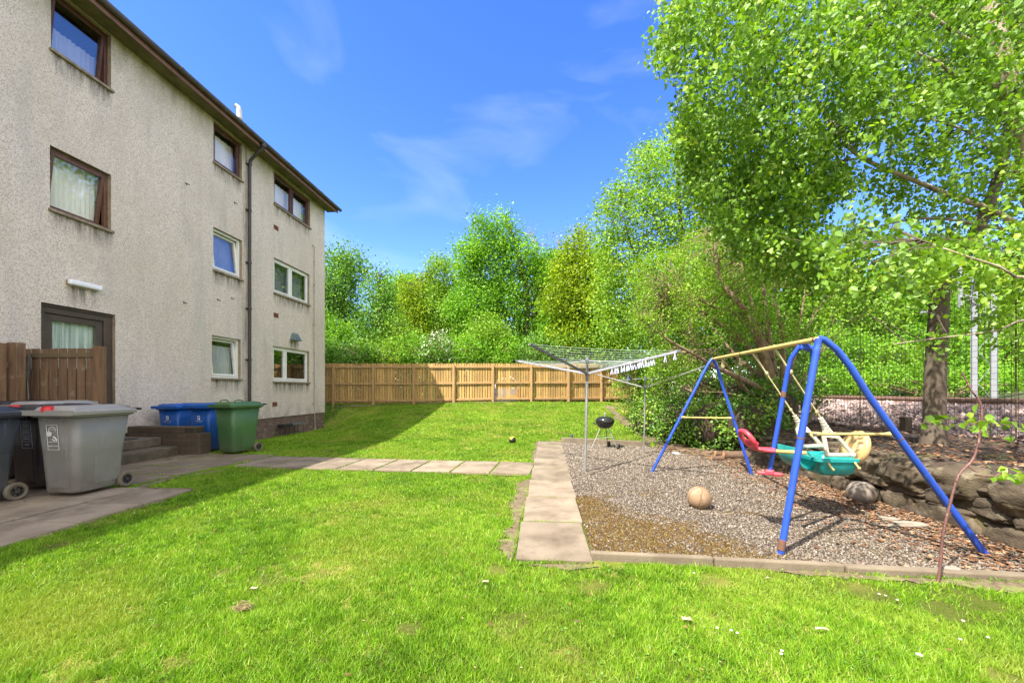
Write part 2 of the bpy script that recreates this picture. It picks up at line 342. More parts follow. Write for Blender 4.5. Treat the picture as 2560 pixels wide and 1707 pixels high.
M['bark'] = mat('hawthorn_bark', (.31, .22, .135), (.18, .125, .075), .95, 6, (3, 3, .6), bumps=.6, bscale=30)
M['darkbark'] = mat('dark_bark', (.115, .085, .06), (.07, .05, .036), .95, 5, (4, 4, .7), bumps=.8, bscale=26)
M['birchbark'] = mat('birch_bark', (.42, .34, .26), (.30, .23, .16), .9, 3, (2, 2, 5), bumps=.4, bscale=20, dirt=(.10, .075, .05), dscale=4, dlo=.56, dhi=.64)
M['trunkbark'] = mat('mottled_trunk_bark', (.125, .095, .068), (.075, .055, .04), .95, 7, (2.5, 2.5, .5), bumps=.8, bscale=24, dirt=(.16, .14, .095), dscale=2.2, dlo=.5, dhi=.75)
M['redbark'] = mat('red_sapling_bark', (.165, .072, .062), (.10, .046, .04), .6, 14, dirt=(.32, .20, .18), dscale=30, dlo=.58, dhi=.66)
M['log'] = mat('log_bark', (.155, .095, .06), (.10, .06, .04), .95, 8, bumps=.6, bscale=40)
M['cutwood'] = mat('orange_cut_wood', (.62, .245, .07), (.54, .32, .15), .85, 16)
M['stick'] = mat('dry_stick', (.27, .185, .115), (.17, .11, .07), .9, 9)
M['mast'] = mat('galvanised_steel', (.30, .32, .34), (.25, .265, .285), .5, 3, metal=.2)
M['wire'] = mat('black_wire', (.035, .035, .033), None, .6, 5)
M['rail'] = mat('rusty_rail', (.30, .19, .145), (.21, .13, .10), .7, 6)
M['stonewall'] = mat('lichen_rubble_stone', (.12, .09, .056), (.055, .041, .026), .97, 3.6, (1, 1, 2.0), bumps=1, bscale=34, detail=9, dirt=(.21, .175, .115), dscale=5, dlo=.53, dhi=.68)
M['mulch'] = mat('dark_mulch', (.062, .042, .028), (.036, .025, .017), 1, 12, bumps=1, bscale=40, dirt=(.105, .09, .025), dscale=1.3, dlo=.54, dhi=.66)
M['gravelbase'] = mat('gravel_base', (.10, .075, .052), (.06, .043, .03), 1, 60, bumps=1, bscale=90, dirt=(.135, .10, .03), dscale=1.2, dlo=.55, dhi=.66)
M['farground'] = mat('rough_ground', (.055, .07, .025), (.04, .05, .02), 1, 2)
M['ballastbase'] = mat('ballast_base', (.24, .165, .145), (.15, .105, .092), 1, 30, bumps=1, bscale=40)
M['white'] = mat('white_print', (.78, .78, .76), None, .5, 20)
M['dimwhite'] = mat('dim_print', (.30, .38, .52), None, .5, 20)
M['redlock'] = mat('red_lock_plastic', (.68, .02, .022), None, .35, 9)
M['clearbag'] = mat('crumpled_clear_plastic', (.62, .66, .68), (.50, .54, .56), .25, 30)
M['palestone'] = mat('pale_flat_stone', (.27, .235, .19), (.20, .17, .135), .9, 14)
M['daisywhite'] = mat('daisy_petal', (.85, .85, .83), None, .6, 9)
M['daisyyellow'] = mat('daisy_centre', (.75, .52, .04), None, .6, 9)
M['straw'] = mat('dry_grass_clump', (.33, .26, .12), (.23, .175, .08), .95, 20)
M['leafbrown'] = attrmat('dead_leaf', [(0, (.085, .04, .022)), (.4, (.19, .085, .04)), (.75, (.29, .155, .075)), (1, (.42, .29, .17))])
M['pebble'] = attrmat('pebble', [(0, (.045, .036, .028)), (.25, (.12, .094, .072)), (.6, (.195, .157, .12)), (.93, (.27, .22, .172)), (1, (.42, .37, .32))])
M['ballast'] = attrmat('pink_ballast', [(0, (.11, .075, .068)), (.4, (.27, .185, .168)), (.8, (.42, .305, .28)), (1, (.55, .44, .41))])
M['moss'] = attrmat('ochre_moss', [(0, (.048, .028, .008)), (.5, (.105, .060, .016)), (.85, (.15, .094, .024)), (1, (.17, .15, .045))], .95)
M['grass'] = leafmat('lawn_grass', [(0, (0.0645, 0.15, 0.01)), (0.3, (0.1548, 0.32, 0.014)), (0.65, (0.2666, 0.47, 0.022)), (0.88, (0.4042, 0.56, 0.05)), (1, (0.516, 0.52, 0.16))], .40, .02, (.31, .40, .05), .8)
M['birchleaf'] = leafmat('birch_leaf', [(0, (0.0795, 0.1609, 0.0113)), (0.5, (0.184, 0.368, 0.0236)), (0.85, (0.2796, 0.4863, 0.0341)), (1, (0.4416, 0.5915, 0.0657))], .5, .04)
M['hawleaf'] = leafmat('hawthorn_leaf', [(0, (0.0775, 0.1671, 0.0138)), (0.5, (0.2241, 0.4242, 0.0288)), (0.9, (0.3765, 0.5762, 0.0448)), (1, (0.5378, 0.6562, 0.08))], .45, .03)
M['sycleaf'] = leafmat('sycamore_leaf', [(0, (0.063, 0.1577, 0.0113)), (0.5, (0.184, 0.4223, 0.0218)), (0.9, (0.3153, 0.5787, 0.0344)), (1, (0.4204, 0.6569, 0.0626))], .45, .025)
M['darkleaf'] = leafmat('deep_green_leaf', [(0, (0.0525, 0.1273, 0.0161)), (0.5, (0.1561, 0.3439, 0.0372)), (0.9, (0.2602, 0.502, 0.0595)), (1, (0.3956, 0.595, 0.1301))], .42, .03)
M['limeleaf'] = leafmat('lime_leaf', [(0, (0.099, 0.1636, 0.007)), (0.5, (0.2752, 0.4116, 0.0147)), (0.9, (0.4128, 0.5283, 0.0222)), (1, (0.5229, 0.5897, 0.0431))], .5, .02)
M['ivyleaf'] = leafmat('ivy_leaf', [(0, (0.0499, 0.1263, 0.0178)), (0.45, (0.1247, 0.2673, 0.0267)), (0.8, (0.2495, 0.4307, 0.0386)), (1, (0.4824, 0.6237, 0.0743))], .35, .05)
M['blossom'] = leafmat('white_blossom', [(0, (.52, .55, .44)), (1, (.80, .80, .74))], .3, .02)
M['budtwig'] = attrmat('pinkish_bud_twig', [(0, (.15, .09, .055)), (1, (.27, .175, .10))], .9)
def overlay(m, col, scale, lo, hi, fac=1.0, stretch=(1, 1, 1), low=None):
    nt = m.node_tree; b = nt.nodes['Principled BSDF']; src = b.inputs['Base Color'].links[0].from_socket
    f = mrange(nt, noise(nt, pos(nt, stretch), scale, 6, .65), lo, hi, 0, fac)
    if low:
        g = N(nt, 'NewGeometry'); sp = N(nt, 'SeparateXYZ'); nt.links.new(g.outputs['Position'], sp.inputs[0]); f = mathn(nt, 'MULTIPLY', f, mrange(nt, sp.outputs['Z'], low, .02))
    nt.links.new(mix(nt, f, src, col), b.inputs['Base Color'])
per_island('fencewood', .70, 1.18); per_island('gatewood', .78, 1.15)
overlay(M['blue'], (.11, .06, .045), 22, .66, .70, .9); overlay(M['yellow'], (.16, .09, .05), 20, .66, .72, .8); overlay(M['fencewood'], (.20, .12, .05), 26, .70, .76, .7)
overlay(M['redplastic'], (.75, .30, .30), 9, .55, .7, .5); overlay(M['teal'], (.05, .40, .38), 7, .52, .68, .5); overlay(M['stonewall'], (.12, .115, .03), 1.6, .56, .66, .6)
overlay(M['slab'], (.10, .075, .05), 7, .60, .74, .45); overlay(M['slab'], (.38, .33, .27), 30, .66, .74, .5)
# ---------------------------------------------------------------- the setting: ground sheets, paths, kerbs
def sheet(name, xs, ys, zf, m, kind='structure'):
    X, Y = np.meshgrid(xs, ys); Z = zf(X, Y); nx, ny = len(xs), len(ys)
    V = np.stack([X, Y, Z], -1).reshape(-1, 3); i = np.arange(nx * ny).reshape(ny, nx)
    F = np.stack([i[:-1, :-1], i[:-1, 1:], i[1:, 1:], i[1:, :-1]], -1).reshape(-1, 4)
    o = bulk(name, V, F, m, smooth=True); return tag(o, kind=kind)
def wav(x, y, s=1.0):
    return np.sin(x * 1.7 * s + 1.3) * np.cos(y * 1.3 * s + .4) + .5 * np.sin(x * 4.1 * s + y * 3.3 * s) + .3 * np.cos(x * 8.7 * s - y * 7.9 * s)
sheet('ground', np.array([-400, -60, -30, -18, -12, -8, -4, 0, 4, 8, 12, 20, 30, 60, 400.]), np.array([-400, -60, -20, 0, 6, 10, 14, 17, 18.4, 20, 24, 30, 60, 120, 500.]),
      lambda x, y: np.where(y > 18.2, .55, -.35) + 0 * x, M['farground'])
def lawnmat():
    m, nt, b = nodes('lawn_turf'); L = nt.links.new; v = pos(nt)
    c = mix(nt, mrange(nt, noise(nt, v, 55, 6, .7), .3, .7), (.055, .075, .012), (.15, .18, .03))
    c = mix(nt, mrange(nt, noise(nt, v, .9, 5, .6), .46, .68), c, (.33, .31, .07))
    c = mix(nt, mrange(nt, noise(nt, v, 7, 6, .7), .64, .76), c, (.24, .18, .085))
    L(c, b.inputs['Base Color']); b.inputs['Roughness'].default_value = 1; b.inputs['Specular IOR Level'].default_value = .1
    L(bump(nt, noise(nt, v, 120, 3), 1, .02), b.inputs['Normal']); return m
M['turf'] = lawnmat()
sheet('lawn', np.arange(-8.9, 4.61, .12), np.arange(-1.0, 18.3, .12), lambda x, y: ground(x, y) + .0012 * wav(x, y, 1.6), M['turf'])
# raised mulch bed behind the stone wall, then the railway bank
def bedz(x, y):
    b = .56 + .05 * wav(x, y) + .10 * sst(5.2, 6.8, x)
    b = b + 0.45 * sst(8.0, 11.5, y) * sst(3.0, 4.4, x) * sst(6.0, 4.8, x) - (.56) * sst(4.25, 3.55, x)
    return b
sheet('mulch_bed', np.concatenate([np.arange(3.55, 7.2, .1)]), np.arange(.5, 20.0, .15), lambda x, y: np.where(x < 4.02, np.where(y < 7.3, -.05, bedz(x, y)), bedz(x, y)), M['mulch'])
def balz(x, y): return .60 + .36 * sst(6.2, 8.9, x) + .012 * wav(x, y, 3)
sheet('ballast_bed', np.arange(6.3, 14.2, .2), np.arange(-2, 60, .4), balz, M['ballastbase'])
def bankz(x, y): return .70 + .16 * np.clip(x - 13.5, 0, 30) + .1 * wav(x, y, .5)
sheet('embankment', np.arange(13.3, 46, 1.5), np.arange(-4, 70, 1.5), bankz, M['farground'])
# gravel patch inside the kerbs
GP = [(.40, 3.22), (4.1, 3.12), (4.1, 7.3), (3.55, 8.0), (2.9, 9.3), (2.45, 9.5), (.43, 10.12)]
def inpoly(x, y, poly):
    x = np.asarray(x); y = np.asarray(y); c = np.zeros(x.shape, bool); j = len(poly) - 1
    for i in range(len(poly)):
        xi, yi = poly[i]; xj, yj = poly[j]
        c ^= ((yi > y) != (yj > y)) & (x < (xj - xi) * (y - yi) / (yj - yi + 1e-12) + xi); j = i
    return c
b = MB(); b.add([(x, y, .016) for x, y in GP], [tuple(range(len(GP)))]); tag(b.build('gravel', M['gravelbase']), kind='structure')
def slab(b, cx, cy, w, l, rz, z=.02, th=.06):
    b.box((cx, cy, z - th / 2), (w, l, th), rot=Matrix.Rotation(rz + random.uniform(-.006, .006), 3, 'Z') @ Matrix.Rotation(random.uniform(-.006, .006), 3, 'X') @ Matrix.Rotation(random.uniform(-.007, .007), 3, 'Y'))
SLABS = []   # (cx, cy, w, l, rz) so grass keeps clear of them
def lay(lst, name, m, z):
    b = MB()
    for s in lst: slab(b, *s, z=z); SLABS.append(s)
    tag(b.build(name, m, bevel=.008), kind='structure')
walk = [(.072 + .0135 * (y - 3.1) + .003, y, .60, .898, .012) for y in (3.57, 4.497, 5.425, 6.352, 7.28, 8.2, 9.13, 9.93)]
walk[-1] = (walk[-1][0], 9.93, .60, .63, .012)
lay(walk, 'garden_path', M['slab'], .026)
def crossy(x): return 6.79 - .055 * (x + .2)
cross = [(-.50 - .655 * i, crossy(-.50 - .655 * i), .628, 1.0, -.055) for i in range(8)]
lay(cross, 'crossing_path', M['slab'], .022)
yard = []
for j in range(7):
    for i in range(4):
        yard.append((-5.95 - .62 * j + .10 * i - .1, 5.45 + .66 * i + .025 * j, .60, .645, -.04))
yard = [s for s in yard if not (s[0] < -7.4 and s[1] > 6.0) and s[0] > -8.6]
lay(yard, 'yard_paving', M['oldslab'], .018)
row = [(-5.02 + .02 * k + (.09 if k > 4 else 0) * 0, 4.62 - .665 * k, .72, .65, .03) for k in range(9)] + [(-5.83 + .02 * k, 4.66 - .665 * k, .80, .65, .03) for k in range(9)] + [(-6.66 + .02 * k, 4.68 - .665 * k, .80, .65, .03) for k in range(9)] + [(-7.48, 4.68 - .665 * k, .80, .65, .03) for k in range(9)]
lay(row, 'bin_paving', M['slab'], .024)
# bare soil where the turf has worn away along the paths
def strip(b, pts, w0, w1, seed, z=.010):
    r = np.random.default_rng(seed); L_, R2 = [], []
    P_ = [np.array(p, float) for p in pts]; Q = []
    for a, c in zip(P_[:-1], P_[1:]):
        n = max(2, int(np.linalg.norm(c - a) / .045)); Q += [a + (c - a) * t / n for t in range(n)]
    Q.append(P_[-1]); ph = r.random(4) * 6
    for i, q in enumerate(Q):
        t = Q[min(i + 1, len(Q) - 1)] - Q[max(i - 1, 0)]; t = t / (np.linalg.norm(t) + 1e-9); nrm = np.array([-t[1], t[0]])
        s = i * .045; k = .5 + .28 * math.sin(s * 2.1 + ph[0]) + .2 * math.sin(s * 5.7 + ph[1]) + .12 * r.normal()
        tp_ = min(1, (i + .5) / 6, (len(Q) - i - .5) / 6); wl = max(.004, w0 * tp_ * (.35 + k * .6 + .12 * r.normal())); wr = max(.004, w1 * k * tp_)
        L_.append(q + nrm * wl); R2.append(q - nrm * wr)
    vs_ = [(p[0], p[1], gz(p[0], p[1]) + z) for p in L_] + [(p[0], p[1], gz(p[0], p[1]) + z) for p in R2]; n = len(Q)
    b.add(vs_, [(i, n + i, n + i + 1, i + 1) for i in range(n - 1)])
    return [((L_[i] + R2[i]) / 2, float(np.linalg.norm(L_[i] - R2[i])) / 2) for i in range(n)]
def underlay(b, pts, z=.0055): b.add([(x, y, z) for x, y in pts], [tuple(range(len(pts)))])
SOILS = []
sb = MB()
underlay(sb, [(-.22, 3.12), (.36, 3.12), (.46, 10.2), (-.12, 10.2)], .0045); underlay(sb, [(-5.4, 6.6), (-.3, 6.32), (-.3, 7.28), (-5.4, 7.5)], .0035); underlay(sb, [(-8.6, -.6), (-4.68, -.6), (-4.72, 4.92), (-8.6, 4.95)], .0025); underlay(sb, [(-8.6, 5.15), (-5.75, 5.15), (-5.4, 7.7), (-8.6, 7.7)], .006)
SOILS += strip(sb, [(-.25, 3.12), (-.24, 4.5), (-.19, 6.0)], .20, .05, 1)
SOILS += strip(sb, [(-.1, 3.06), (.42, 3.07)], .04, .09, 12, .009)
SOILS += strip(sb, [(-.16, 7.5), (-.14, 9.2), (-.12, 10.3)], .11, .05, 2)
SOILS += strip(sb, [(-.1, 10.3), (.45, 10.36)], .10, .06, 13, .010)
SOILS += strip(sb, [(-.2, 6.24), (-3, 6.42), (-5.3, 6.52)], .08, .10, 3, .011)
SOILS += strip(sb, [(-.2, 7.33), (-2.5, 7.45), (-5.3, 7.62)], .06, .05, 4, .011)
SOILS += strip(sb, [(-4.62, -.5), (-4.62, 3), (-4.68, 4.98)], .12, .13, 5)
SOILS += strip(sb, [(-4.7, 5.02), (-5.5, 5.05), (-5.62, 5.6), (-5.3, 6.3)], .16, .12, 6, .013)
SOILS += strip(sb, [(1.7, 3.1), (2.6, 3.02), (4.4, 2.98)], .07, .17, 7)
SOILS += strip(sb, [(2.9, 9.6), (2.85, 11), (2.7, 13), (2.7, 17)], .25, .35, 9, .02)
SOILS += strip(sb, [(-8.68, 9.4), (-8.65, 12), (-8.6, 15.2)], .06, .1, 10, .02)
SOILS += strip(sb, [(-9.4, 17.3), (-5, 17.66), (0, 18.0), (3, 18.2)], .06, .13, 14, .02)
tag(sb.build('soil', M['soil']), kind='structure')
kb = MB(); kb.bar((.375, 3.21, .012), (1.30, 3.18, .012), .055, .11); kb.bar((1.31, 3.18, .008), (2.22, 3.145, .005), .055, .11); kb.bar((2.23, 3.145, .0), (4.3, 3.06, .0), .075, .10)
tag(kb.build('kerb', M['kerb'], bevel=.012), kind='structure')
kb = MB(); kb.bar((.46, 10.2, .05), (2.5, 9.58, .045), .06, .18); tag(kb.build('rear_kerb', M['kerb'], bevel=.012), kind='structure')
# ---------------------------------------------------------------- scattered grass, pebbles, moss
for (x_, y_, r_) in ((2.15, 2.82, .20), (2.45, 2.62, .18), (2.75, 2.75, .22), (3.0, 2.5, .15), (-4.2, 3.1, .12), (-2.35, 2.75, .10), (1.2, 2.9, .14), (-.35, 2.95, .12), (-.75, 2.2, .09), (.35, 2.75, .13)): SOILS.append((np.array([x_, y_]), r_))
def near_slab(x, y, pad):
    m = np.zeros(x.shape, bool)
    for (cx, cy, w, l, rz) in SLABS:
        c, s = math.cos(rz), math.sin(rz); dx = x - cx; dy = y - cy
        m |= (np.abs(dx * c + dy * s) < w / 2 + pad) & (np.abs(-dx * s + dy * c) < l / 2 + pad)
    return m
def near_soil(x, y, k=.8):
    d = np.zeros(x.shape)
    for q, r in SOILS:
        t = 1 - ((x - q[0]) ** 2 + (y - q[1]) ** 2) / max(r * 1.15, .05) ** 2; d = np.maximum(d, np.clip(t, 0, 1))
    return d
def lawn_ok(x, y):
    ok = ~near_slab(x, y, -.012) & ~inpoly(x, y, [(.36, 3.15), (4.5, 3.03), (4.5, 8), (3.2, 9.3), (.4, 10.2)])
    ok &= ~((x < -7.0) & (y > 5.0) & (y < 8.2)); ok &= (x > -8.66) | (y > 15.3)
    ok &= ~((x > 3.0) & (y > 9)) & ~((x < -4.7) & (y < 5.0))
    return ok
def fbm(x, y, seed):
    r = np.random.default_rng(seed); v = 0; a = 1; f = 1.1
    for _ in range(5):
        p = r.random(6) * 6.28; v = v + a * (np.sin(f * x + p[0] + 1.3 * np.sin(f * .7 * y + p[1])) * np.cos(f * y + p[2] + 1.1 * np.sin(f * .8 * x + p[3]))); a *= .6; f *= 2.03
    return v
def grass():
    Vs, Rs, tot = [], [], 0
    for (d0, d1, dens, w, h) in ((1.3, 2.6, 30000, .0026, .024), (2.6, 4.2, 17000, .0034, .024), (4.2, 7.0, 7500, .0052, .024), (7.0, 11.0, 3200, .009, .024), (11.0, 19.5, 1700, .014, .026)):
        half = 2.0 if d1 < 4.5 else 1.5; n = int(dens * half * (d1 ** 2 - d0 ** 2))
        d = np.sqrt(rng.random(n) * (d1 ** 2 - d0 ** 2) + d0 ** 2); xc = (rng.random(n) * 2 - 1) * half * d
        x = CT * xc - ST * d; y = ST * xc + CT * d
        k = lawn_ok(x, y) & (x < 4.6) & (y < 18.1); x, y = x[k], y[k]
        keep = rng.random(len(x)) > near_soil(x, y) * 1.0 + .42 * np.clip(fbm(x * 19, y * 19, 8), 0, 1.6); x, y = x[keep], y[keep]
        pn = fbm(x, y, 3); thin = (fbm(x * 2.7, y * 2.7, 9) > 1.05) & (rng.random(len(x)) < .78); x, y, pn = x[~thin], y[~thin], pn[~thin]
        n = len(x); z = ground(x, y) + .004
        a = rng.random(n) * 6.283; lean = rng.normal(0, .85, n); la = rng.random(n) * 6.283
        tall = h * (.55 + .8 * rng.random(n)) * (1 + .2 * fbm(x * 3, y * 3, 5) + .3 * np.clip(fbm(x * 15, y * 15, 6), -1.5, 1.8))
        wx, wy = np.cos(a) * w * (.7 + .6 * rng.random(n)), np.sin(a) * w * (.7 + .6 * rng.random(n))
        tx = x + np.cos(la) * np.abs(lean) * tall; ty = y + np.sin(la) * np.abs(lean) * tall
        V = np.empty((n, 3, 3), np.float32)
        V[:, 0] = np.stack([x - wx, y - wy, z - .004], -1); V[:, 1] = np.stack([x + wx, y + wy, z - .004], -1); V[:, 2] = np.stack([tx, ty, z + tall], -1)
        r = np.clip(.40 + .10 * pn + .10 * fbm(x * 4.3, y * 4.3, 77) + .13 * fbm(x * 17, y * 17, 78) + rng.normal(0, .17, n) + (rng.random(n) < .07) * .45, 0, 1)
        Vs.append(V.reshape(-1, 3)); Rs.append(np.repeat(r, 3))
    V = np.concatenate(Vs); R = np.concatenate(Rs)
    o = bulk('grass', V, np.arange(len(V)).reshape(-1, 3), M['grass'], R); tag(o, 'short mown grass blades covering the lawn', None, kind='stuff')
grass()
OCT = np.array([(1, 0, 0), (-1, 0, 0), (0, 1, 0), (0, -1, 0), (0, 0, 1), (0, 0, -1)], float)
OCF = np.array([(0, 2, 4), (2, 1, 4), (1, 3, 4), (3, 0, 4), (2, 0, 5), (1, 2, 5), (3, 1, 5), (0, 3, 5)])
def pebbles(name, x, y, z, size, m, r=None, flat=.6, smooth=False, k=.35):
    n = len(x); s = size * (.55 + .9 * rng.random(n)); V = OCT[None] * (1 + k * rng.normal(size=(n, 6, 1)))
    V = V * np.stack([np.ones(n), .6 + .5 * rng.random(n), flat * (.7 + .6 * rng.random(n))], -1)[:, None, :]
    a = rng.random(n) * 6.28; c, sn = np.cos(a)[:, None], np.sin(a)[:, None]; t = rng.normal(0, .3, n)[:, None]
    X = V[..., 0] * c - V[..., 1] * sn; Y = V[..., 0] * sn + V[..., 1] * c; Z = V[..., 2] + X * t
    V = np.stack([X, Y, Z], -1) * s[:, None, None] + np.stack([x, y, z], -1)[:, None, :]
    F = (OCF[None] + (np.arange(n) * 6)[:, None, None]).reshape(-1, 3)
    r = rng.random(n) if r is None else r
    return bulk(name, V.reshape(-1, 3), F, m, np.repeat(r, 6))
n = 95000; x = .4 + 3.75 * rng.random(n); y = 3.2 + 7 * rng.random(n) ** 1.25; k = inpoly(x, y, GP); x, y = x[k], y[k]
far = sst(4, 10, y); mossy = 1.0 * sst(-.22, .30, (4.98 - y) / 1.70 - (x - .45) / 1.55) + .9 * np.exp(-(((x - 2.05) / .3) ** 2 + ((y - 4.5) / .07) ** 2)) + .7 * np.exp(-(((x - .6) / .35) ** 2 + ((y - 4.6) / .5) ** 2))
mossk = mossy + .33 * fbm(x * 2.6, y * 2.6, 31)
keep = rng.random(len(x)) > np.clip(mossk * 1.1 - .2, 0, .80)
o = pebbles('gravel_stones', x[keep], y[keep], .016 + .006 * rng.random(keep.sum()), .0098 + .0055 * far[keep], M['pebble']); tag(o, 'loose grey and brown gravel chips under the swing', None, kind='stuff')
n = 70000; x = .4 + 3.0 * rng.random(n); y = 3.24 + 2.6 * rng.random(n); k = inpoly(x, y, GP); x, y = x[k], y[k]
mossy = 1.0 * sst(-.22, .30, (4.98 - y) / 1.70 - (x - .45) / 1.55) + .9 * np.exp(-(((x - 2.05) / .3) ** 2 + ((y - 4.5) / .07) ** 2)) + .7 * np.exp(-(((x - .6) / .35) ** 2 + ((y - 4.6) / .5) ** 2)) + .33 * fbm(x * 2.6, y * 2.6, 31)
k = rng.random(n if len(x) == n else len(x)) < np.clip(mossy * 1.25 - .3, 0, .9); x, y = x[k], y[k]
o = pebbles('moss', x, y, np.full(len(x), .017), .009, M['moss'], flat=.8); tag(o, 'ochre moss spreading over the gravel beside the path', None, kind='stuff')
n = 26000; x = 6.25 + 3.2 * rng.random(n); y = 1 + 22 * rng.random(n); o = pebbles('ballast_stones', x, y, balz(x, y) + .02, .05, M['ballast'], flat=.8); tag(o, 'pinkish railway ballast stones on the track shoulder', None, kind='stuff')
n = 6000; x = 10.2 + 3 * rng.random(n); y = 2 + 26 * rng.random(n); o = pebbles('track_stones', x, y, balz(x, y) + .02, .06, M['ballast'], flat=.8); tag(o, 'pale ballast stones between and beyond the rails', None, kind='stuff')
def litter(name, x, y, z, size, label, m=None):
    n = len(x); a = rng.random(n) * 6.28; t = rng.normal(0, .35, n); u = rng.normal(0, .35, n); s = size * (.5 + rng.random(n))
    q = np.array([(-1, 0, 0), (0, -.6, .15), (1, 0, 0), (0, .6, .15)], float)[None] * s[:, None, None]
    X = q[..., 0] * np.cos(a)[:, None] - q[..., 1] * np.sin(a)[:, None]; Y = q[..., 0] * np.sin(a)[:, None] + q[..., 1] * np.cos(a)[:, None]; Z = q[..., 2] + X * t[:, None] * .5 + Y * u[:, None] * .5
    V = np.stack([X + x[:, None], Y + y[:, None], Z + (z + s * .4)[:, None]], -1).reshape(-1, 3)
    o = bulk(name, V, np.arange(4 * n).reshape(-1, 4), m or M['leafbrown'], np.repeat(rng.random(n), 4)); return tag(o, label, None, kind='stuff')
n = 5200; x = 4.05 - np.abs(rng.normal(0, .55, n)); y = 3.15 + 5.0 * rng.random(n); k = inpoly(x, y, GP); litter('leaf_litter', x[k], y[k], np.full(k.sum(), .022), .020, 'dead brown leaves drifted along the stone wall')
n = 6500; x = 4.15 + 2.6 * rng.random(n); y = 2.2 + 7.5 * rng.random(n); litter('bed_litter', x, y, bedz(x, y) + .004, .024, 'dead leaves and chips on the dark raised bed')
n = 420; x = -4.5 + 9 * rng.random(n); y = 1.5 + 9 * rng.random(n); k = lawn_ok(x, y); litter('lawn_litter', x[k], y[k], ground(x[k], y[k]) + .026, .011, 'tiny dry leaf scraps on the lawn')
n = 26000; d = np.sqrt(rng.random(n) * (9 ** 2 - 1.4 ** 2) + 1.4 ** 2); xc = (rng.random(n) * 2 - 1) * 1.34 * d; x = CT * xc - ST * d; y = ST * xc + CT * d
k = lawn_ok(x, y) & (fbm(x * 1.9, y * 1.9, 55) + .5 * fbm(x * 9, y * 9, 56) > .55); x, y = x[k], y[k]
M['cloverleaf'] = attrmat('clover_leaf', [(0, (.06, .14, .02)), (.6, (.11, .24, .035)), (1, (.17, .31, .06))], .6)
litter('clover', x, y, ground(x, y) + .016, .0085, 'clover and daisy leaves low in the lawn', M['cloverleaf'])
# ---------------------------------------------------------------- apartment building
XF = -8.70; YA, YB, ZB, ZT = -15.0, 15.28, .45, 8.52
B = root('apartment_building', (XF, 0, 0), 'three-storey roughcast apartment block with brown eaves and small windows on the left', 'building')
OPEN = {'L2': (6.40, 7.385, 7.37, 8.50), 'L1': (6.385, 7.385, 4.53, 5.68), 'D': (6.26, 7.465, .40, 2.875), 'M2': (9.89, 10.89, 7.365, 8.47), 'M1': (9.885, 10.89, 4.51, 5.66),
        'MG': (9.84, 10.84, 1.64, 2.79), 'R2': (12.265, 14.27, 7.36, 8.44), 'R1': (12.26, 14.23, 4.48, 5.64), 'RG': (12.23, 14.21, 1.60, 2.77)}
ys = sorted({YA, YB} | {q for o in OPEN.values() for q in o[:2]}); zs = sorted({ZB, ZT} | {min(q, ZT) for o in OPEN.values() for q in o[2:]} - {.40})
wb = MB()
def inside(y, z): return any(o[0] < y < o[1] and o[2] < z < o[3] for o in OPEN.values())
for i in range(len(ys) - 1):
    for j in range(len(zs) - 1):
        y0, y1, z0, z1 = ys[i], ys[i + 1], zs[j], zs[j + 1]
        if not inside((y0 + y1) / 2, (z0 + z1) / 2): wb.add([(XF, y0, z0), (XF, y1, z0), (XF, y1, z1), (XF, y0, z1)], [(0, 1, 2, 3)])
XB = -18.5
wb.add([(XF, YB, ZB), (XB, YB, ZB), (XB, YB, ZT), ((XF + XB) / 2, YB, 10.7), (XF, YB, ZT)], [(0, 1, 2, 3, 4)])
wb.add([(XF, YA, ZB), (XB, YA, ZB), (XB, YA, ZT), ((XF + XB) / 2, YA, 10.7), (XF, YA, ZT)], [(4, 3, 2, 1, 0)])
wb.add([(XB, YA, ZB), (XB, YB, ZB), (XB, YB, ZT), (XB, YA, ZT)], [(3, 2, 1, 0)])
wb.add([(XF, YA, ZB), (XF, YB, ZB), (XF - .05, YB, ZB), (XF - .05, YA, ZB)], [(0, 1, 2, 3)])
wb.build('wall', M['wall'], B)
def reveal(key, parent):
    y0, y1, z0, z1 = OPEN[key]; d = .16; rb = MB()
    rb.add([(XF, y0, z0), (XF - d, y0, z0), (XF - d, y0, z1), (XF, y0, z1), (XF, y1, z0), (XF - d, y1, z0), (XF - d, y1, z1), (XF, y1, z1)], [(0, 1, 2, 3), (7, 6, 5, 4), (3, 2, 6, 7), (0, 4, 5, 1)])
    rb.build('reveal', M['reveal'], parent)
bb = MB(); bb.bx((XF - .3, YA, -.6), (XF - .035, 6.26, ZB - .002)); bb.bx((XF - .3, 7.465, -.6), (XF - .035, YB - .02, ZB - .002)); bb.bx((XB + .3, YB - .3, -.6), (XF - .31, YB - .03, ZB - .002)); bb.build('brick_base', M['brick'], B)
so = MB(); so.bx((XF - .02, YA - .2, ZT + .003), (-8.30, YB + .22, ZT + .03)); so.build('soffit', M['soffit'], B)
fb = MB(); fb.bx((-8.30, YA - .2, ZT - .05), (-8.275, YB + .23, ZT + .14)); fb.build('fascia', M['fascia'], B)
ru = MB(); rr = (XF + XB) / 2
ru.loft([[(-8.21, y, ZT + .145), (-8.21, y, ZT + .175), (rr, y, 10.95), (XB - .4, y, ZT + .175), (XB - .4, y, ZT + .1), (rr, y, 10.86)] for y in (YA - .2, YB + .24)]); rf = ru.build('roof', M['rooftile'], B)
gt = MB(); gt.tube([(-8.205, YA - .2, ZT + .10), (-8.205, YB + .30, ZT + .10)], .062, 12)
for yy in np.arange(-3, 15, 1.9): gt.tube([(-8.205, yy, ZT + .10), (-8.205, yy + .07, ZT + .10)], .071, 12)
gt.build('gutter', M['gutter'], B, 50)
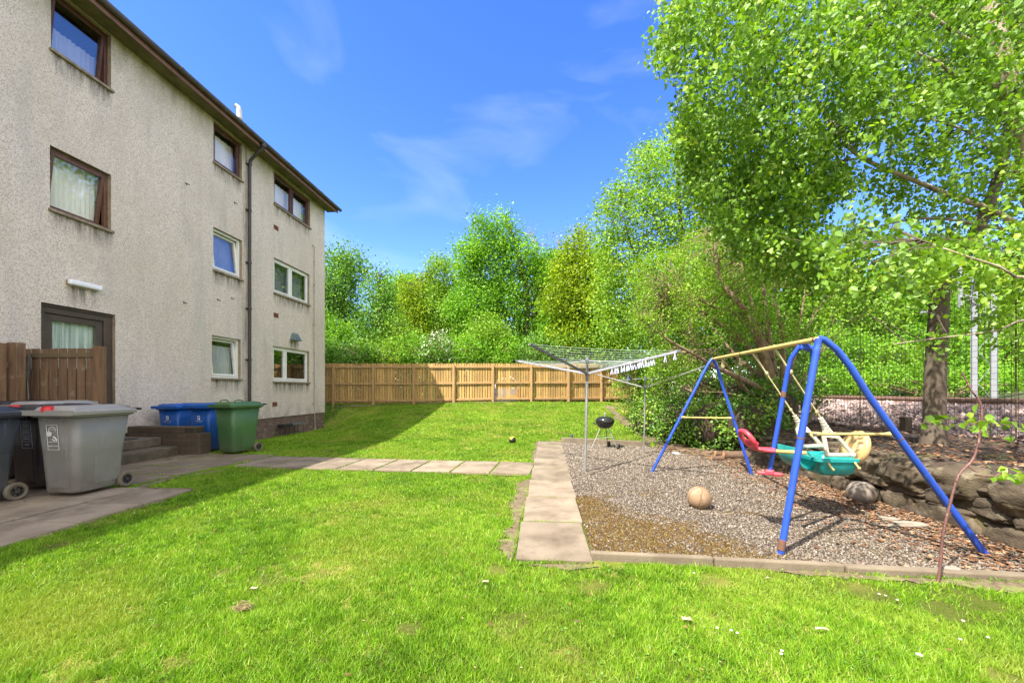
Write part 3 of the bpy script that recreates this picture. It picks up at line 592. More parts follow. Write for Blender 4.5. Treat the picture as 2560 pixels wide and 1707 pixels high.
fl = MB(); fl.tube([(-8.55, 10.6, 8.6), (-8.55, 10.6, 9.22), (-8.57, 10.59, 9.3), (-8.63, 10.55, 9.34)], [.068, .068, .066, .06], 12); fl.lathe((-8.55, 10.6, 8.98), [(.068, 0), (.085, .0), (.085, .05), (.068, .05)], 14); fl.build('flue', M['flue'], B, 40)
dp = MB(); dp.tube([(-8.21, 11.12, ZT + .05), (-8.21, 11.12, ZT - .06), (-8.40, 11.115, ZT - .2), (-8.615, 11.11, ZT - .42), (-8.632, 11.11, ZT - .6), (-8.632, 11.11, -.2)], [.05, .05, .044, .044, .042, .042], 12)
dp.lathe((-8.21, 11.12, ZT - .06), [(.05, 0), (.075, .02), (.075, .13), (.05, .15)], 12)
for z in (7.95, 6.6, 5.05, 3.7, 2.2): dp.lathe((-8.632, 11.11, z), [(.043, 0), (.055, .005), (.055, .06), (.043, .065)], 12); dp.bx((XF + .002, 11.02, z + .01), (-8.66, 11.2, z + .05))
dp.build('downpipe', M['pipe'], B, 50)
gp = MB(); gp.tube([(XF - .02, 14.40, 6.79), (-8.66, 14.42, 6.79), (-8.655, 14.47, 6.75), (-8.655, 14.475, 3.7), (-8.65, 14.475, .6), (-8.655, 14.5, .45), (-8.655, 14.53, -.12)], .014, 8)
for z in (3.82, .83): gp.box((-8.655, 14.46, z), (.04, .10, .045))
for z in (6.2, 5.3, 4.4, 2.9, 2.0, 1.2): gp.box((-8.67, 14.475, z), (.045, .05, .02))
gp.tube([(-8.655, 14.53, -.10), (-8.655, 14.53, -.22)], .028, 8); gp.build('gas_pipe', M['gaspipe'], B, 50)
for (y, z) in ((12.36, 6.63), (12.36, 3.78), (12.30, .88)):
    a = MB(); a.bx((XF - .02, y - .11, z - .07), (XF + .012, y + .11, z + .07))
    for q in range(5): a.bx((XF + .0125, y - .09, z - .06 + q * .026), (XF + .02, y + .09, z - .047 + q * .026))
    a.build('air_brick', M['airbrick'], B)
a = MB(); a.loft([[(XF, 13.28 - w, z), (XF + dd, 13.28 - w * .9, z), (XF + dd, 13.28 + w * .9, z), (XF, 13.28 + w, z)] for (w, z, dd) in ((.205, 3.06, .20), (.195, 3.10, .19), (.10, 3.31, .10), (.09, 3.325, .07))]); a.build('vent_hood', M['lead'], B)
a = MB(); a.bx((XF + .001, 6.62, 3.285), (XF + .03, 7.14, 3.365)); wl = a.build('wall_light', M['sill'], B, bevel=.005)
a = MB(); a.bx((XF + .031, 6.61, 3.275), (XF + .115, 7.15, 3.375)); a.build('diffuser', M['lightwhite'], wl, bevel=.03, seg=3)
for (y, z) in ((9.08, 6.37), (9.01, 3.455), (10.61, 6.62), (10.5, 3.9), (10.02, 3.75)):
    a = MB(); a.tube([(XF - .01, y, z), (XF + .05, y, z - .005), (XF + .075, y + .02, z - .02)], .010, 6); a.tube([(XF + .02, y - .035, z + .03), (XF + .025, y, z + .005)], .008, 6); a.build('wall_hook', M['black'], B)
def frame(mb, x0, x1, y0, y1, z0, z1, w, wb_=None):
    wb_ = wb_ or w
    mb.bx((x0, y0, z0), (x1, y0 + w, z1)); mb.bx((x0, y1 - w, z0), (x1, y1, z1)); mb.bx((x0, y0 + w, z0), (x1, y1 - w, z0 + wb_)); mb.bx((x0, y0 + w, z1 - w), (x1, y1 - w, z1))
def tilt(mb, px, pz, ang):
    c, s = math.cos(ang), math.sin(ang)
    mb.V = [(px + (x - px) * c - (z - pz) * s, y, pz + (x - px) * s + (z - pz) * c) for x, y, z in mb.V]
def window(key, fm, mull=(), swing=0, pivot='top', glass='glass', back='net', sillm='sill', fw=.06, backtop=1.0, backbot=0.0, head=0):
    y0, y1, z0, z1 = OPEN[key]; y0 += .002; y1 -= .002; z0 += .03; z1 -= .002 + head; xo, xi = XF - .075, XF - .145
    f = MB(); frame(f, xi, xo, y0, y1, z0, z1, fw)
    for q in mull: f.bx((xi, q - fw * .55, z0 + fw), (xo, q + fw * .55, z1 - fw))
    w = f.build('window', fm, B, bevel=.006)
    cuts = [y0 + fw] + [c for q in mull for c in (q - fw * .55, q + fw * .55)] + [y1 - fw]
    for i in range(0, len(cuts), 2):
        a0, a1 = cuts[i] + .004, cuts[i + 1] - .004; sw = swing if not isinstance(swing, dict) else swing.get(i // 2, 0)
        s = MB(); frame(s, xi + .012, xo + .012, a0, a1, z0 + fw + .004, z1 - fw - .004, .052)
        p = MB(); p.bx((xi + .04, a0 + .05, z0 + fw + .055), (xi + .05, a1 - .05, z1 - fw - .055))
        if sw:
            for mb in (s, p): tilt(mb, xo, (z1 - .1) if pivot == 'top' else (z0 + .1), sw)
        s.build('sash', fm, w, bevel=.005); p.build('pane', M[glass], w)
    c = MB()   # curtain or blind a little behind the glass
    zz0, zz1 = z0 + (z1 - z0) * backbot, z0 + (z1 - z0) * backtop
    if back:
        n = 40; pts = [(XF - .30 + .018 * math.sin(i * 1.9) + .01 * math.sin(i * .7), y0 + (y1 - y0) * i / n) for i in range(n + 1)]
        c.add([(x, y, zz0) for x, y in pts] + [(x, y, zz1) for x, y in pts], [(i, i + 1, n + 2 + i, n + 1 + i) for i in range(n)]); c.build('curtain', M[back], w, 80)
    r = MB(); r.add([(XF - .17, y0 - .3, z0 - .3), (XF - .17, y1 + .3, z0 - .3), (XF - .17, y1 + .3, z1 + .2), (XF - .17, y0 - .3, z1 + .2), (XF - 1.3, y0 - .3, z0 - .3), (XF - 1.3, y1 + .3, z0 - .3), (XF - 1.3, y1 + .3, z1 + .2), (XF - 1.3, y0 - .3, z1 + .2)],
        [(4, 5, 6, 7), (0, 1, 5, 4), (2, 3, 7, 6), (1, 2, 6, 5), (3, 0, 4, 7)]); r.build('room_interior', M['room'], w)
    reveal(key, w)
    s = MB(); s.bx((XF - .15, y0 - .03, z0 - .055), (XF + .055, y1 + .03, z0 - .003)); s.build('sill', M[sillm], w, bevel=.008)
    return w
window('L2', M['brownwood'], swing=-.10, back='net', backtop=.55, glass='mirrorglass')  # white half-height sheet stands in for the pale reflection low in the pane
window('L1', M['redwood'], swing=-.13, back='net')
window('M2', M['brownwood'], back='net', backtop=.88)
window('M1', M['pvc'], swing=.10, pivot='bottom', back='haze_pane', glass='mirrorglass')
window('MG', M['pvc'], swing=.10, pivot='bottom', back='haze_pane', backtop=.8)
window('R2', M['brownwood'], mull=(13.27,), back='net', backtop=.84)
window('R1', M['pvc'], mull=(13.20,), back='haze_pane', glass='mirrorglass')
window('RG', M['pvc'], mull=(12.92,), back=None, glass='mirrorglass')
# the back door: frame, leaf with a curtained light
y0, y1, z0, z1 = OPEN['D']; f = MB(); f.bx((XF - .15, y0 + .002, z0), (XF - .06, y0 + .10, z1 - .003)); f.bx((XF - .15, y1 - .16, z0), (XF - .06, y1 - .002, z1 - .003)); f.bx((XF - .15, y0 + .101, z1 - .16), (XF - .06, y1 - .161, z1 - .003)); f.bx((XF - .059, y0 + .002, z1 - .05), (XF - .03, y1 - .01, z1 - .02))
dr = f.build('door', M['doorframe'], B, bevel=.006); reveal('D', dr)
a = MB(); frame(a, XF - .13, XF - .09, y0 + .104, y1 - .164, z0, z1 - .163, .12); a.bx((XF - .13, y0 + .225, z0 + .121), (XF - .09, y1 - .285, z0 + .95)); a.build('door_leaf', M['doorframe'], dr, bevel=.006)
a = MB(); a.bx((XF - .115, y0 + .225, z0 + .951), (XF - .105, y1 - .285, z1 - .284)); a.build('pane', M['glass'], dr)
n = 44; pts = [(XF - .17 + .014 * math.sin(i * 1.7), y0 + .12 + (y1 - y0 - .28) * i / n) for i in range(n + 1)]
a = MB(); a.add([(x, y, z0 + .9) for x, y in pts] + [(x, y, z1 - .2) for x, y in pts], [(i, i + 1, n + 2 + i, n + 1 + i) for i in range(n)]); a.build('curtain', M['patcurtain'], dr, 80)
a = MB(); a.tube([(XF - .088, y1 - .25, z0 + 1.02), (XF - .03, y1 - .25, z0 + 1.02), (XF - .03, y1 - .37, z0 + 1.02)], .011, 8); a.build('handle', M['alu'], dr)
a = MB(); a.bx((XF - .6, y0 + .01, .36), (XF - .151, y1 - .01, .395)); a.bx((XF - .148, y0 + .005, .33), (XF + .04, y1 - .005, .399)); a.build('threshold', M['step'], dr)
# ---------------------------------------------------------------- door steps with their side wall, metal stand by the base
st = root('door_steps', (-8.0, 7.1, 0), 'mossy concrete door steps with a low brick side wall leading up to the back door', 'steps')
a = MB(); a.bx((-8.69, 6.05, -.02), (-7.50, 7.66, .19)); a.build('step', M['step'], st, bevel=.02)
a = MB(); a.bx((-8.69, 6.05, .192), (-7.88, 7.66, .375)); a.build('step', M['step'], st, bevel=.02)
a = MB(); a.bx((-8.66, 6.4, .377), (-8.0, 7.3, .392)); a.build('door_mat', M['rubber'], st, bevel=.004)
a = MB(); a.bx((-8.69, 7.675, -.05), (-7.05, 7.96, .445)); a.build('side_wall', M['stepbrick'], st, bevel=.012)
a = MB(); a.bx((-8.69, 7.69, .447), (-7.42, 7.93, .58)); a.build('coping', M['stepbrick'], st, bevel=.012)
a = MB(); a.bx((-7.41, 7.69, .447), (-7.17, 7.93, .58)); pb = a.build('perforated_brick', M['stepbrick'], st, bevel=.006)
for i in range(5):
    for j in range(2):
        MB().box((-7.372 + i * .042, 7.6885, .485 + j * .05), (.026, .004, .034)).build('brick_hole', M['black'], pb); MB().box((-7.1685, 7.72 + i * .045, .485 + j * .05), (.004, .026, .034)).build('brick_hole', M['black'], pb)
ms = root('metal_stand', (-8.5, 12.9, -.2), 'small dark metal rack on thin legs standing against the brick base', 'rack')
a = MB(); a.bx((-8.62, 12.32, .10), (-8.40, 12.78, .22)); a.build('dark_box', M['black'], ms, bevel=.01)
a = MB(); a.bx((-8.62, 12.8, .15), (-8.40, 13.45, .20)); a.build('shelf', M['lead'], ms, bevel=.006)
for y in (12.42, 12.9, 13.38):
    a = MB(); a.tube([(-8.41, y, .14), (-8.41, y, -.22)], .010, 6); a.tube([(-8.60, y, .14), (-8.60, y, -.22)], .010, 6); a.tube([(-8.41, y, -.19), (-8.60, y, -.19)], .009, 6); a.build('leg', M['black'], ms)
# ---------------------------------------------------------------- wheelie bins
def rrect(w, d, r, cx, cy, z, n=5):
    out = []
    for sx, sy, a0 in ((1, 1, 0), (-1, 1, 90), (-1, -1, 180), (1, -1, 270)):
        for i in range(n):
            a = R_(a0 + 90 * i / (n - 1)); out.append(Vector((cx + sx * (w / 2 - r) + r * math.cos(a), cy + sy * (d / 2 - r) + r * math.sin(a), z)))
    return out
def text_mesh(txt, size, name, m, parent, mtx):
    cu = bpy.data.curves.new(name, 'FONT'); cu.body = txt; cu.size = size; cu.extrude = .0008; cu.align_x = 'CENTER'; cu.align_y = 'CENTER'
    o = bpy.data.objects.new(name, cu); COL.objects.link(o); bpy.context.view_layer.update()
    me = bpy.data.meshes.new_from_object(o.evaluated_get(bpy.context.evaluated_depsgraph_get())); bpy.data.objects.remove(o)
    me.transform(mtx); me.materials.clear(); me.materials.append(m); q = bpy.data.objects.new(name, me); COL.objects.link(q); q.parent = parent; return q
def plasticmat(name, c, dirt):
    return mat(name, c, tuple(q * .86 for q in c), .42, 3, bumps=.08, bscale=220, dirt=dirt, dscale=2.2, dlo=.55, dhi=.8)
BG = {'grey': plasticmat('grey_bin_plastic', (.215, .205, .185), (.17, .16, .12)), 'greylid': plasticmat('grey_lid_plastic', (.29, .275, .255), (.22, .21, .19)), 'dark': plasticmat('charcoal_bin_plastic', (.038, .042, .052), (.06, .055, .05)),
      'black': plasticmat('black_bin_plastic', (.020, .016, .022), (.03, .024, .024)), 'blue': plasticmat('blue_bin_plastic', (.006, .085, .36), (.012, .08, .27)), 'green': plasticmat('green_bin_plastic', (.055, .135, .045), (.075, .13, .045))}
for k_ in BG:
    overlay(BG[k_], tuple(min(1, q * 1.6 + .05) for q in ((.2, .2, .19) if k_.startswith('grey') else (.05, .09, .12))), 3.0, .60, .72, .35, (7, 7, 1.2)); overlay(BG[k_], (.13, .105, .075), 6, .35, .65, .8, low=.42)
def front_matrix(z, x=0):   # onto the sloping front panel
    y = -.262 - .066 * (z - .06) / .92 - .006
    return Matrix.Translation((x, y, z)) @ Matrix.Rotation(R_(90 + 4.1), 4, 'X')
def wheelie_bin(loc, rz, body, lid, label, sc=1.0, lock=False, decor=None, handles=False, group='wheelie bins by the block'):
    r = root('wheelie_bin', (0, 0, 0), label, 'bin', group)
    m = MB(); ring = [rrect(.40, .47, .07, 0, -.02, .045), rrect(.425, .505, .075, 0, -.018, .075), rrect(.47, .57, .075, 0, -.008, .52), rrect(.515, .64, .07, 0, .002, .93), rrect(.515, .64, .07, 0, .002, .932)]
    m.loft(ring); m.loft([rrect(.525, .65, .06, 0, .002, .925), rrect(.565, .70, .05, 0, .0, .935), rrect(.575, .715, .045, 0, .0, .985), rrect(.56, .70, .045, 0, .0, .988)])
    for sx in (-1, 1):      # recessed-panel ledges on the sides
        k = Matrix.Rotation(sx * R_(2.9), 3, 'Y'); m.box((sx * (.226), .06, .33), (.012, .30, .42), rot=k); m.box((sx * .2535, -.12, .90), (.012, .012, .06)); m.box((sx * .2535, .05, .90), (.012, .012, .06)); m.box((sx * .2535, .2, .90), (.012, .012, .06))
    m.box((-.0, -.2855, .34), (.26, .010, .46), rot=Matrix.Rotation(R_(3.2), 3, 'X'))
    m.box((-.11, -.322, .905), (.05, .014, .03)); m.box((.10, -.322, .905), (.012, .014, .05))
    bd = m.build('body', BG[body], r, 35, bevel=.004)
    m = MB(); m.loft([rrect(.60, .76, .05, 0, -.012, .955), rrect(.615, .775, .05, 0, -.015, .96), rrect(.615, .775, .05, 0, -.015, .995), rrect(.585, .745, .05, 0, -.01, 1.008), rrect(.50, .66, .06, 0, -.02, 1.016), rrect(.47, .60, .06, 0, -.03, 1.045), rrect(.43, .52, .06, 0, -.035, 1.058), rrect(.43, .52, .06, 0, -.035, 1.06)])
    m.box((0, .30, 1.03), (.36, .16, .05), rot=Matrix.Rotation(R_(-9), 3, 'X')); m.box((0, -.396, .985), (.62, .03, .06))
    ld = m.build('lid', BG[lid], r, 35, bevel=.006)
    m = MB(); m.tube([(-.29, .41, 1.0), (.29, .41, 1.0)], .017, 10)
    for sx in (-1, 1): m.tube([(sx * .22, .30, .96), (sx * .22, .41, 1.0)], .02, 8)
    m.build('handle_bar', BG['black'] if body != 'blue' else BG[body], r, 40)
    if handles:
        for sx in (-1, 1):
            m = MB(); m.tube([(sx * .2, -.22, 1.045), (sx * .2, -.22, 1.085), (sx * .2, -.17, 1.10), (sx * .2, -.10, 1.10), (sx * .2, -.06, 1.085), (sx * .2, -.06, 1.045)], .012, 8); m.build('lid_handle', BG[lid], r, 50)
    if lock:
        m = MB(); m.lathe((-.03, -.36, 1.0), [(.055, 0), (.055, .03), (.045, .05), (.02, .058)], 16); m.box((-.03, -.36, 1.052), (.02, .10, .025)); m.build('lid_lock', M['redlock'], r, 40)
    m = MB(); m.tube([(-.26, .26, .10), (.26, .26, .10)], .012, 8); m.build('axle', M['rubber'], r)
    for sx in (-1, 1):
        ro = Matrix.Rotation(R_(90), 3, 'Y')
        m = MB(); m.lathe((sx * .245, .26, .10), [(.062, -.022), (.088, -.026), (.1, -.014), (.1, .014), (.088, .026), (.062, .022), (.062, -.022)], 24, ro, False); ty = m.build('wheel', M['tyre'], r, 40)
        m = MB(); m.lathe((sx * .245, .26, .10), [(.020, -.022), (.022, .022)], 12, ro); m.lathe((sx * .245, .26, .10), [(.052, -.018), (.064, -.02), (.064, .02), (.052, .018), (.052, -.018)], 20, ro, False)
        for q in range(6):
            a = q * math.pi / 3; m.bar((sx * .245, .26, .10), (sx * .245, .26 + .055 * math.cos(a), .10 + .055 * math.sin(a)), .03, .009)
        m.build('rim', M['rubber'], ty, 40)
    if decor: decor(r)
    r.location = loc; r.rotation_euler = (0, 0, rz); r.scale = (sc, sc, sc); return r
def on_front(m, pts, z0, r, closed=False):
    mt = front_matrix(z0); m.tube([mt @ Vector((x, y, 0)) for x, y in pts], r, 4, closed=closed)
def food_label(r):
    m = MB(); w, h = .068, .145; fx = -.03
    for p in ([(-w, h), (w, h)], [(w, h), (w, -h)], [(w, -h), (-w, -h)], [(-w, -h), (-w, h)], [(-w, -.055), (w, -.055)]): on_front(m, [(fx + q[0], q[1]) for q in p], .70, .0026)
    m.build('label_frame', M['white'], r)
    m = MB()
    on_front(m, [(fx - .05 + .0 * q + .055 * (1 - math.cos(R_(a))) , .055 + .065 * math.sin(R_(a))) for q, a in enumerate(range(150, -31, -15))], .70, .0034)
    on_front(m, [(fx - .04 + .045 * (1 - math.cos(R_(a))), .05 + .045 * math.sin(R_(a))) for a in range(150, -31, -15)], .70, .0024)
    on_front(m, [(fx + .005, .012), (fx + .035, -.012), (fx + .055, -.03)], .70, .006); on_front(m, [(fx - .005, -.022), (fx + .03, -.045)], .70, .005); on_front(m, [(fx + .03, .0), (fx + .05, -.045)], .70, .005)
    mt = front_matrix(.70); m.loft([[mt @ Vector((fx - .035 + .030 * (1 + .18 * math.sin(3 * t)) * math.cos(t), .038 + .032 * (1 + .2 * math.cos(2 * t)) * math.sin(t), z)) for t in [i * 2 * math.pi / 18 for i in range(18)]] for z in (-.002, .003)])
    m.build('food_scrap_emblem', M['white'], r)
    text_mesh('food waste', .027, 'food_waste_lettering', M['white'], r, front_matrix(.70) @ Matrix.Translation((fx, -.1, .001)))
def icon_label(r):
    m = MB(); w, h, fx = .075, .17, .07
    for p in ([(-w, h), (w, h)], [(w, h), (w, -h)], [(w, -h), (-w, -h)], [(-w, -h), (-w, h)], [(-w, -.085), (w, -.085)], [(-w, .075), (w, .075)], [(-w, -.005), (w, -.005)]): on_front(m, [(fx + q[0], q[1]) for q in p], .70, .0022)
    for z in (.15, .125, .1, .05, .025, -.03, -.055): on_front(m, [(fx - .05, z), (fx + .05, z)], .70, .004)
    on_front(m, [(fx - .025, -.125), (fx + .025, -.125)], .70, .006); m.build('label_panel', M['dimwhite'], r)
def blue_label(r):
    mt = front_matrix(.74); m = MB()
    m.loft([[mt @ Vector((x, y, z)) for x, y in ((-.03, -.04), (.03, -.04), (.03, .05), (-.03, .05))] for z in (-.002, .001)]); m.build('recycling_emblem', M['white'], r)
    m = MB(); m.loft([[mt @ Vector((.018 * math.cos(t), .012 + .018 * math.sin(t), z)) for t in [i * math.pi / 8 for i in range(16)]] for z in (.001, .0022)]); m.build('emblem_ring', M['blue'], r)
    m = MB()
    for i in range(12):
        if i != 8: on_front(m, [(-.085 + i * .0145, -.068), (-.076 + i * .0145, -.068)], .74, .0042)
    m.build('lettering_strip', M['white'], r); m = MB()
    for z in (-.09, -.108): on_front(m, [(-.06, z), (.065, z)], .74, .002)
    m.build('small_print', M['dimwhite'], r)
wheelie_bin((-5.97, 4.76, .024), R_(1), 'grey', 'greylid', 'grey wheelie bin with red lid lock and a white food waste label on its front', 1.06, True, food_label)
wheelie_bin((-6.60, 4.05, .024), R_(-3), 'dark', 'dark', 'charcoal bin cut off by the left edge of the photo, one muddy wheel showing', 1.06)
wheelie_bin((-6.78, 5.02, .024), R_(-3), 'black', 'black', 'black bin with red lid lock and rows of small icons on its front panel', 1.06, True, icon_label)
wheelie_bin((-8.05, 5.52, .024), R_(2), 'black', 'black', 'black bin at the back of the cluster, directly in front of the wooden gate', 1.09)
wheelie_bin((-7.42, 5.52, .024), R_(-2), 'black', 'greylid', 'dark bin with a flat grey lid behind the food waste bin', 1.09)
wheelie_bin((-8.2, 8.42, 0), R_(-2), 'blue', 'blue', 'left one of the two blue recycling bins behind the step wall', .98, False, blue_label)
wheelie_bin((-7.38, 8.35, 0), R_(-5), 'blue', 'blue', 'blue recycling bin standing right against the green bin', 1.0, False, blue_label)
wheelie_bin((-6.50, 8.02, .012), R_(-13), 'green', 'green', 'green wheelie bin with two hoop handles on its lid', 1.02, False, None, True)
# ---------------------------------------------------------------- brown gate and fence by the back door
gt_ = root('wooden_gate', (-8.0, 6.0, .0), 'old brown slatted wooden gate in front of the back door', 'gate')
GY = 6.0
for i in range(8):
    x = -8.69 + i * .168; a = MB(); a.bx((x, GY, .12), (x + .138, GY + .02, 2.03 + random.uniform(-.008, .008))); a.build('slat', M['gatewood'], gt_, bevel=.003)
for z in (1.885, .45): a = MB(); a.bx((-8.69, GY - .025, z), (-7.36, GY - .002, z + .075)); a.build('rail', M['greywood'], gt_, bevel=.003)
a = MB(); a.bx((-8.69, GY + .022, .12), (-7.36, GY + .032, 1.70)); a.build('backing_board', M['greywood'], gt_)
a = MB(); a.bx((-7.345, GY - .05, -.02), (-7.20, GY + .045, 2.06)); a.build('post', M['gatewood'], gt_, bevel=.006)
a = MB(); a.bar((-8.50, GY - .035, 1.93), (-8.54, GY - .035, 1.52), .035, .012, (0, 1, 0)); a.tube([(-8.54, GY - .035, 1.55), (-8.50, GY - .05, 1.2), (-8.47, GY - .04, .9)], .008, 6); a.build('strap', M['lead'], gt_)
pf = root('privacy_fence', (-8.4, 5.2, 0), 'weathered brown board fence with a thick post at the far left edge', 'fence')
a = MB(); a.bx((-8.48, 5.66, -.02), (-8.30, 5.78, 2.10)); a.build('post', M['gatewood'], pf, bevel=.008)
for i in range(9):
    y = 5.47 - i * .165; a = MB(); a.bx((-8.42, y, .05), (-8.395, y + .14, 2.09 + random.uniform(-.02, .02))); a.build('board', M['gatewood'], pf, bevel=.003)
for z in (.5, 1.7): a = MB(); a.bx((-8.46, 4.1, z), (-8.422, 5.65, z + .09)); a.build('rail', M['gatewood'], pf)
# ---------------------------------------------------------------- pale timber fence across the back of the lawn
PU = [(630, 17.9), (733, 18.0), (833, 18.1), (933, 18.1), (1034.6, 18.1), (1134, 18.1), (1232, 18.15), (1328, 18.4), (1421, 18.8), (1503, 19.4), (1588, 19.9)]
FP = []
for u, d in PU: p = P(u, V0, d); FP.append((p.x, p.y))
tf = root('timber_fence', (FP[5][0], FP[5][1], .7), 'long pale timber slat fence along the back of the lawn', 'fence')
for i, (x, y) in enumerate(FP):
    z = gz(x, min(y, 17.9)); tz = CAMH + (V0 - 911.5) / FPX * PU[i][1]
    a = MB(); a.box((x, y, (z - .3 + tz) / 2), (.10, .10, tz - z + .3), rz=YAW); a.build('post', M['fencepost'], tf, bevel=.006)
for i in range(len(FP) - 1):
    a0, a1 = Vector(FP[i] + (0,)), Vector(FP[i + 1] + (0,)); d = (a1 - a0); l = d.length; d.normalize(); nrm = Vector((-d.y, d.x, 0))
    z0 = max(gz(*FP[i]), .70); z1 = max(gz(*FP[i + 1]), .70); t0 = CAMH + (V0 - 908) / FPX * PU[i][1]; t1 = CAMH + (V0 - 908) / FPX * PU[i + 1][1]
    a = MB(); n = 15; p = (l - .0) / n
    for k in range(n):
        c = a0 + d * (p * (k + .5)) + nrm * .098; f = (k + .5) / n; zz = z0 + (z1 - z0) * f + .035; tt = t0 + (t1 - t0) * f + random.uniform(-.012, .012)
        a.box((c.x, c.y, (zz + tt) / 2), (p - random.uniform(.018, .034), .019, tt - zz), rot=Matrix.Rotation(math.atan2(d.y, d.x), 3, 'Z') @ Matrix.Rotation(random.uniform(-.006, .006), 3, 'Y'))
    a.build('slat_panel', M['fencewood'], tf)
    for h0 in (.155, .93, 1.70):
        zr0, zr1 = z0 + h0 * (t0 - z0) / 1.87, z1 + h0 * (t1 - z1) / 1.87; o_ = nrm * .058
        a = MB(); a.bar(a0 + d * .05 + o_ + Vector((0, 0, zr0)), a1 - d * .05 + o_ + Vector((0, 0, zr1)), .055, .085); a.build('rail', M['fencepost'], tf, bevel=.004)
# toy frame glimpsed through the slats
tp = P(1265, V0, 20.2); ty_ = root('toy_frame', (tp.x, tp.y, .6), 'blue and white toy frame with red posts glimpsed through the fence slats', 'toy frame')
a = MB(); a.box((tp.x, tp.y, 1.1), (1.15, .03, .62)); a.build('blue_panel', mat('toy_blue', (.06, .24, .55), None, .5), ty_)
a = MB(); a.box((tp.x + .25, tp.y - .03, .98), (.62, .02, .16)); a.build('orange_band', mat('toy_orange', (.75, .34, .03), None, .5), ty_)
for s in (-1, 1): a = MB(); a.tube([(tp.x + s * .66, tp.y, .5), (tp.x + s * .66, tp.y, 1.45)], .04, 8); a.build('post', M['redlock'], ty_)
a = MB(); a.tube([(tp.x - .55, tp.y, 1.4), (tp.x - .5, tp.y, 1.75), (tp.x - .3, tp.y, 1.9), (tp.x + .35, tp.y, 1.9), (tp.x + .55, tp.y, 1.75), (tp.x + .6, tp.y, 1.4)], .045, 8); a.build('hoop', M['pvc'], ty_)
# ---------------------------------------------------------------- rotary clothes dryers
def dryer(base, hub_z, top_z, tips, hub_r, label, r0, mats, lines, lean=(0, 0), group=None):
    b0 = Vector(base); r = root('rotary_dryer', base, label, 'clothes dryer', group)
    hub = Vector((b0.x + lean[0], b0.y + lean[1], hub_z)); top = Vector((b0.x + lean[0] * 1.15, b0.y + lean[1] * 1.15, top_z))
    a = MB(); a.tube([b0 - Vector((0, 0, .1)), hub - Vector((0, 0, .12))], r0, 12); a.build('pole', M['alu'], r, 40)
    a = MB(); a.tube([hub - Vector((0, 0, .12)), hub - Vector((0, 0, .02))], r0 * 1.12, 12); a.tube([hub, top - Vector((0, 0, .1))], r0 * .8, 12); a.lathe(hub - Vector((0, 0, .02)), [(r0 * 1.6, 0), (r0 * 1.8, .02), (r0 * 1.8, .05), (r0, .06)], 12); a.lathe(top - Vector((0, 0, .1)), [(r0 * 1.2, 0), (r0 * 1.5, .03), (r0 * 1.5, .07), (r0 * .9, .1)], 12)
    for q in range(3): a.lathe(top - Vector((0, 0, .2 + q * .03)), [(r0 * .8, 0), (r0 * 1.1, .005), (r0 * 1.1, .018), (r0 * .8, .022)], 12)
    a.build('hub', M['darkalu'], r, 40)
    T = [Vector(t) for t in tips]
    for i, t in enumerate(T):
        s = hub + (t - hub).normalized() * r0 * 1.5; a = MB(); a.bar(s, t, hub_r, hub_r * 1.25); am = a.build('arm', mats[i], r, bevel=.004)
        c = MB(); d = (t - s).normalized(); c.bar(t - d * .03, t + d * .025, hub_r * 1.25, hub_r * 1.5); c.build('end_cap', M['darkalu'], am, bevel=.005)
        c = MB(); mid = s + (t - s) * .52; c.bar(top - Vector((0, 0, .05)), mid + Vector((0, 0, .012)), hub_r * .55, hub_r * .45); c.build('strut', M['palealu'] if i % 2 else M['alu'], r)
    if lines:
        for k in range(lines):
            f = .40 + .58 * k / (lines - 1)
            for i in range(len(T)):
                p, q = hub + (T[i] - hub) * f, hub + (T[(i + 1) % len(T)] - hub) * f
                pts = [p + (q - p) * (j / 6) - Vector((0, 0, .025 * math.sin(math.pi * j / 6) * f)) + Vector((0, 0, .014)) for j in range(7)]
                MB().tube(pts, .0022, 4).build('line', M['line'], r)
    return r, hub, T
b1 = Gd(1462, 1182); hz = 1.61
def tipxy(dx, dd, z): return (b1.x + CT * dx - ST * dd, b1.y + ST * dx + CT * dd, z)
r1, hub1, T1 = dryer(b1, hz, 1.875, [tipxy(-.93, -1.14, 1.95), tipxy(-1.09, 1.03, 1.89), tipxy(1.0, 1.1, 1.9), tipxy(1.10, -1.03, 1.875)], .026, 'large rotary clothes dryer with grey arms and a row of lilac pegs', .0225,
    [M['darkalu'], M['palealu'], M['alu'], M['palealu']], 8, (.035, 0), 'rotary clothes dryers')  # first arm gets the dark tone, its back-lit shade put into the colour
b2 = Gd(1609, 1136)
def tip2(dx, dd, z): return (b2.x + CT * dx - ST * dd, b2.y + ST * dx + CT * dd, z)
dryer(b2, 1.39, 1.63, [tip2(-.80, -.85, 1.72), tip2(-.8, .85, 1.7), tip2(.80, .9, 1.84), tip2(.80, -.9, 1.77)], .018, 'smaller thin-poled rotary dryer with bare arms, standing behind the swing frame', .0155,
    [M['darkalu'], M['alu'], M['alu'], M['alu']], 0, (.03, 0), 'rotary clothes dryers')
